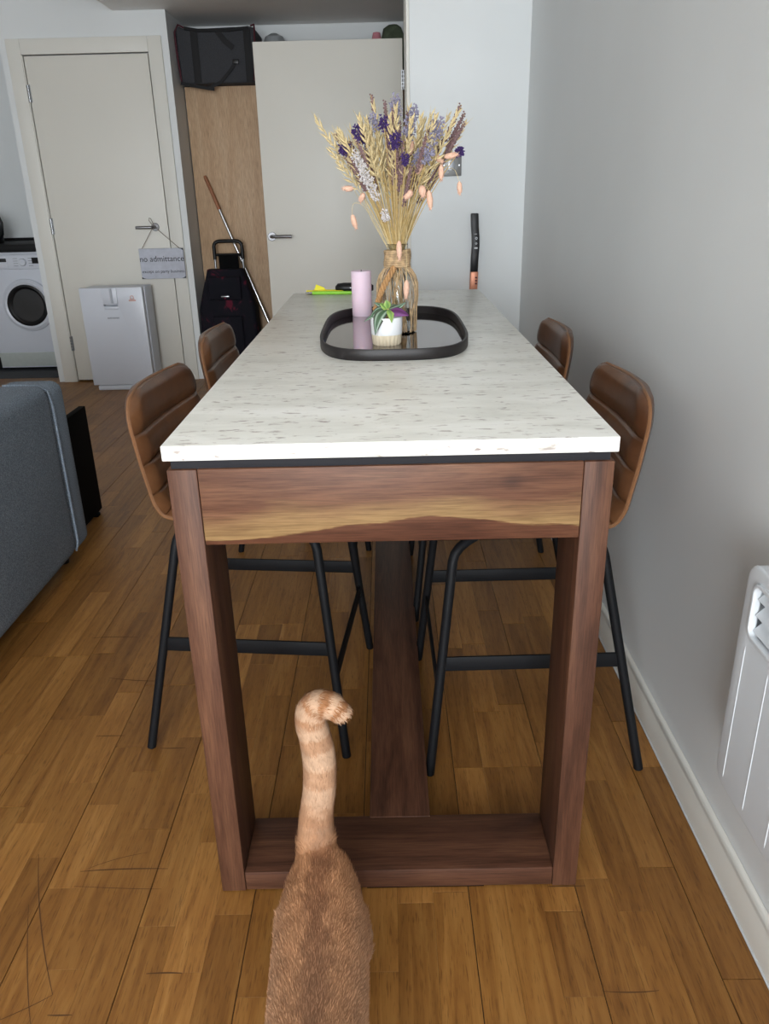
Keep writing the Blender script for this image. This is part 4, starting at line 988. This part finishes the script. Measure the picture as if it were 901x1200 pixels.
def mixc(a, b, t): return tuple(x*(1-t)+y*t for x, y in zip(a, b))
def fur_col(p):
    bq, bd = 0, 9
    for i in range(0, TLn, 2):
        d = (p-tlv[i]).length
        if d < bd: bd, bq = d, i/(TLn-1)
    nz = mn.noise(p*70)
    side = abs(p.x-(CXc+.012*(-.12-p.y)/.4))/.07
    def back():
        c = mixc(DRK, GIN, smoothstep(.05, .5, side+nz*.25)); st_ = .5+.5*math.sin(p.y*95+side*3.2+nz*2.0)
        c = mixc(c, DRK, .38*smoothstep(.6, .95, st_)*smoothstep(.25, .6, side)); return mixc(c, CRM, .30*smoothstep(.5, 1.1, side)+.10+.12*smoothstep(-.2, -.42, p.y) if p.y > -2 else .1)
    if bd < .034 and p.z > .215:
        band = .5+.5*math.sin(bq*2*PI*8.5-1.2+nz*.7); c = mixc(CRM, mixc(GIN, DRK, .35), smoothstep(.35, .75, band)*(.5+.5*smoothstep(.3, .8, bq)))
        c = mixc(back(), c, smoothstep(.215, .37, p.z))
    else:
        c = back()
        if p.z < .1: c = mixc(c, CRM, .5)
    return tuple(max(0, x*(1+.18*nz)) for x in c)
a = me.color_attributes.new('col', 'FLOAT_COLOR', 'POINT')
for i, v_ in enumerate(me.vertices): a.data[i].color = (*fur_col(v_.co), 1)
for pl in me.polygons: pl.use_smooth = True
me.materials.clear(); me.materials.append(MATS['cat_fur'])
me.calc_loop_triangles()
off = Vector((CXc, -.35, 0))
# fur: short tapering hairs lying towards the tail
vs = []; fs = []; cols = []; rf = random.Random(5)
tri = [(t_.vertices[:], t_.area, t_.normal.copy()) for t_ in me.loop_triangles]
tot = sum(x[1] for x in tri); NH = 34000
for (vi, ar, nr) in tri:
    k = ar/tot*NH; k = int(k)+(1 if rf.random() < k-int(k) else 0)
    A_, B_, C_ = (me.vertices[q].co for q in vi)
    for _ in range(k):
        u_, v_ = rf.random(), rf.random()
        if u_+v_ > 1: u_, v_ = 1-u_, 1-v_
        p = A_+(B_-A_)*u_+(C_-A_)*v_
        if p.z < .02: continue
        if p.z > .26 and p.y > -.2:
            bi = min(range(0, TLn-1, 3), key=lambda i: (p-tlv[i]).length_squared); fl_ = (tlv[bi+1]-tlv[bi]).normalized(); ln = .009
        elif p.y < -.60: fl_ = Vector((0, 1, .2)); ln = .006
        elif p.z < .09: fl_ = Vector((0, 0, -1)); ln = .006
        else: fl_ = Vector((0, 1, -.35 if p.y < -.2 else .1)).normalized(); ln = .0135
        fl_ = (fl_+Vector((rf.gauss(0, .16), rf.gauss(0, .16), rf.gauss(0, .16)))); fl_ = (fl_-nr*fl_.dot(nr)); 
        if fl_.length < .05: continue
        d = (fl_.normalized()+nr*rf.uniform(.18, .42)).normalized(); s_ = d.cross(nr).normalized()*.00055; b = len(vs); l_ = ln*rf.uniform(.7, 1.25)
        q0 = p-nr*.0008
        vs += [q0-s_-off, q0+s_-off, q0+d*l_*.6+s_*.7-off, q0+d*l_-nr*l_*.12-off, q0+d*l_*.6-s_*.7-off]
        fs += [(b, b+1, b+2, b+4), (b+4, b+2, b+3)]
        c = fur_col(p); k_ = rf.uniform(.8, 1.25); cols += [tuple(x*k_ for x in c)]*5
me.transform(Matrix.Translation(-off))
bo = bpy.data.objects.new('body', me); COL.objects.link(bo); bo.parent = cat
fm = bpy.data.meshes.new('fur'); fm.from_pydata([tuple(x) for x in vs], [], fs); fa = fm.color_attributes.new('col', 'FLOAT_COLOR', 'POINT')
buf = [x for c_ in cols for x in (*c_, 1)]; fa.data.foreach_set('color', buf); fm.materials.append(MATS['cat_fur'])
fo2 = bpy.data.objects.new('fur', fm); COL.objects.link(fo2); fo2.parent = cat; fo2['kind'] = 'stuff'
plain('cat_eye', (120, 140, 60), .15); plain('cat_nose', (190, 120, 110), .5)
for s_ in (-1, 1):
    MB().lathe([(0, -.009), (.007, -.006), (.009, 0), (.007, .006), (0, .009)], (HC.x+s_*.021-off.x, HC.y-.033-off.y, HC.z+.004), 14, 'y').build('eye', 'cat_eye', cat)
MB().lathe([(0, -.004), (.005, -.003), (.006, 0), (.004, .004), (0, .005)], (HC.x-off.x, HC.y-.056-off.y, HC.z-.008), 10, 'y').build('nose', 'cat_nose', cat)
